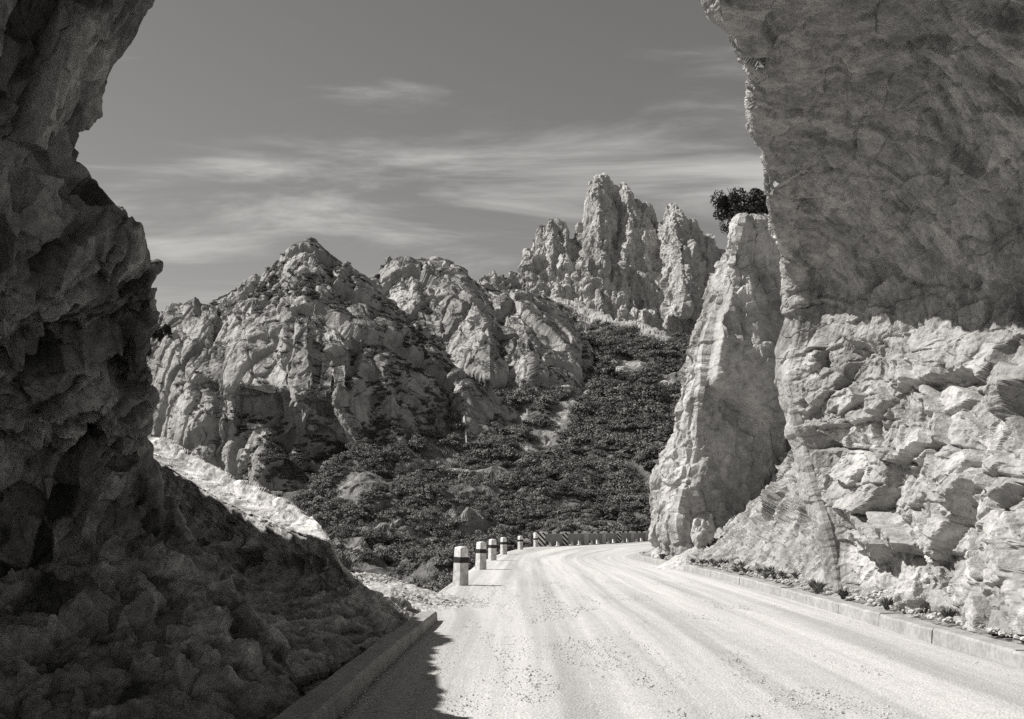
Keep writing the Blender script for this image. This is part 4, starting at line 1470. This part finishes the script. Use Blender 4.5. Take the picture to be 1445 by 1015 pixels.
def box(x0, x1, y0, y1, z0, z1, mat):
    v = [(x, y, z) for z in (z0, z1) for y in (y0, y1) for x in (x0, x1)]
    f = [(0, 2, 3, 1), (4, 5, 7, 6), (0, 1, 5, 4), (2, 6, 7, 3), (0, 4, 6, 2), (1, 3, 7, 5)]
    me = bpy.data.meshes.new('box')
    me.from_pydata(v, [], f)
    me.materials.append(mat)
    return me


bp = [(2.45, 90.0), (4.7, 95.2), (7.15, 102.0), (9.55, 109.3), (12.0, 117.0), (14.5, 125.5), (17.6, 136.0), (21.5, 147.0)]
kinds = ['s', 's', 'p', 'p', 's', 'p', 'p', 's']
bar = link('road_barrier', None, loc=(bp[0][0], bp[0][1], 0), label='low grey barrier wall with striped posts round the outside of the bend', cat='barrier')
for i, (x, y) in enumerate(bp):
    a = bp[min(i + 1, len(bp) - 1)]
    b = bp[max(i - 1, 0)]
    ang = math.atan2(a[1] - b[1], a[0] - b[0])
    # posts stand square to the traffic coming up the road
    pa = ang * 0.25
    rel = (x - bp[0][0], y - bp[0][1], 0)
    post = link('post', box(-0.42, 0.42, -0.22, 0.30, -0.3, 1.24, M['stripes'] if kinds[i] == 's' else M['pale']), bar, rel)
    post.rotation_euler = (0, 0, pa)
    link('side_plate', box(-0.50, -0.423, -0.215, 0.295, -0.3, 1.22, M['white']), post)
    link('band', box(-0.515, -0.36, -0.235, 0.31, 0.62, 0.80, M['black']), post)
    if i < len(bp) - 1:
        q = bp[i + 1]
        L = math.hypot(q[0] - x, q[1] - y)
        sa = math.atan2(q[1] - y, q[0] - x)
        th = 0.12
        xs0, xs1 = 0.35, L - 0.35
        # panel with two drain openings at its foot
        w = 0.2 * L
        c1, c2 = L * 0.33, L * 0.70
        vb = []
        xs = [xs0, c1 - w / 2, c1 + w / 2, c2 - w / 2, c2 + w / 2, xs1]
        parts = [(xs[0], xs[5], 0.42, 1.08), (xs[0], xs[1], -0.3, 0.417), (xs[2], xs[3], -0.3, 0.417), (xs[4], xs[5], -0.3, 0.417)]
        V, Fc = [], []
        for (x0, x1, z0, z1) in parts:
            o_ = len(V)
            V += [(xx_, yy_, zz2) for zz2 in (z0, z1) for yy_ in (-th, th) for xx_ in (x0, x1)]
            Fc += [tuple(o_ + k for k in ff) for ff in ((0, 2, 3, 1), (4, 5, 7, 6), (0, 1, 5, 4), (2, 6, 7, 3), (0, 4, 6, 2), (1, 3, 7, 5))]
        me = bpy.data.meshes.new('panel')
        me.from_pydata(V, [], Fc)
        me.materials.append(M['greywall'])
        pan = link('panel', me, bar, rel)
        pan.rotation_euler = (0, 0, sa)
        rail = link('rail', box(xs0, xs1, -th - 0.06, th + 0.06, 1.083, 1.29, M['white']), bar, rel)
        rail.rotation_euler = (0, 0, sa)
        for c in (L * 0.36, L * 0.72):
            link('dark_mark', box(c - 0.10 * L, c + 0.07 * L, -th - 0.065, th + 0.065, 1.11, 1.295, M['black']), rail)
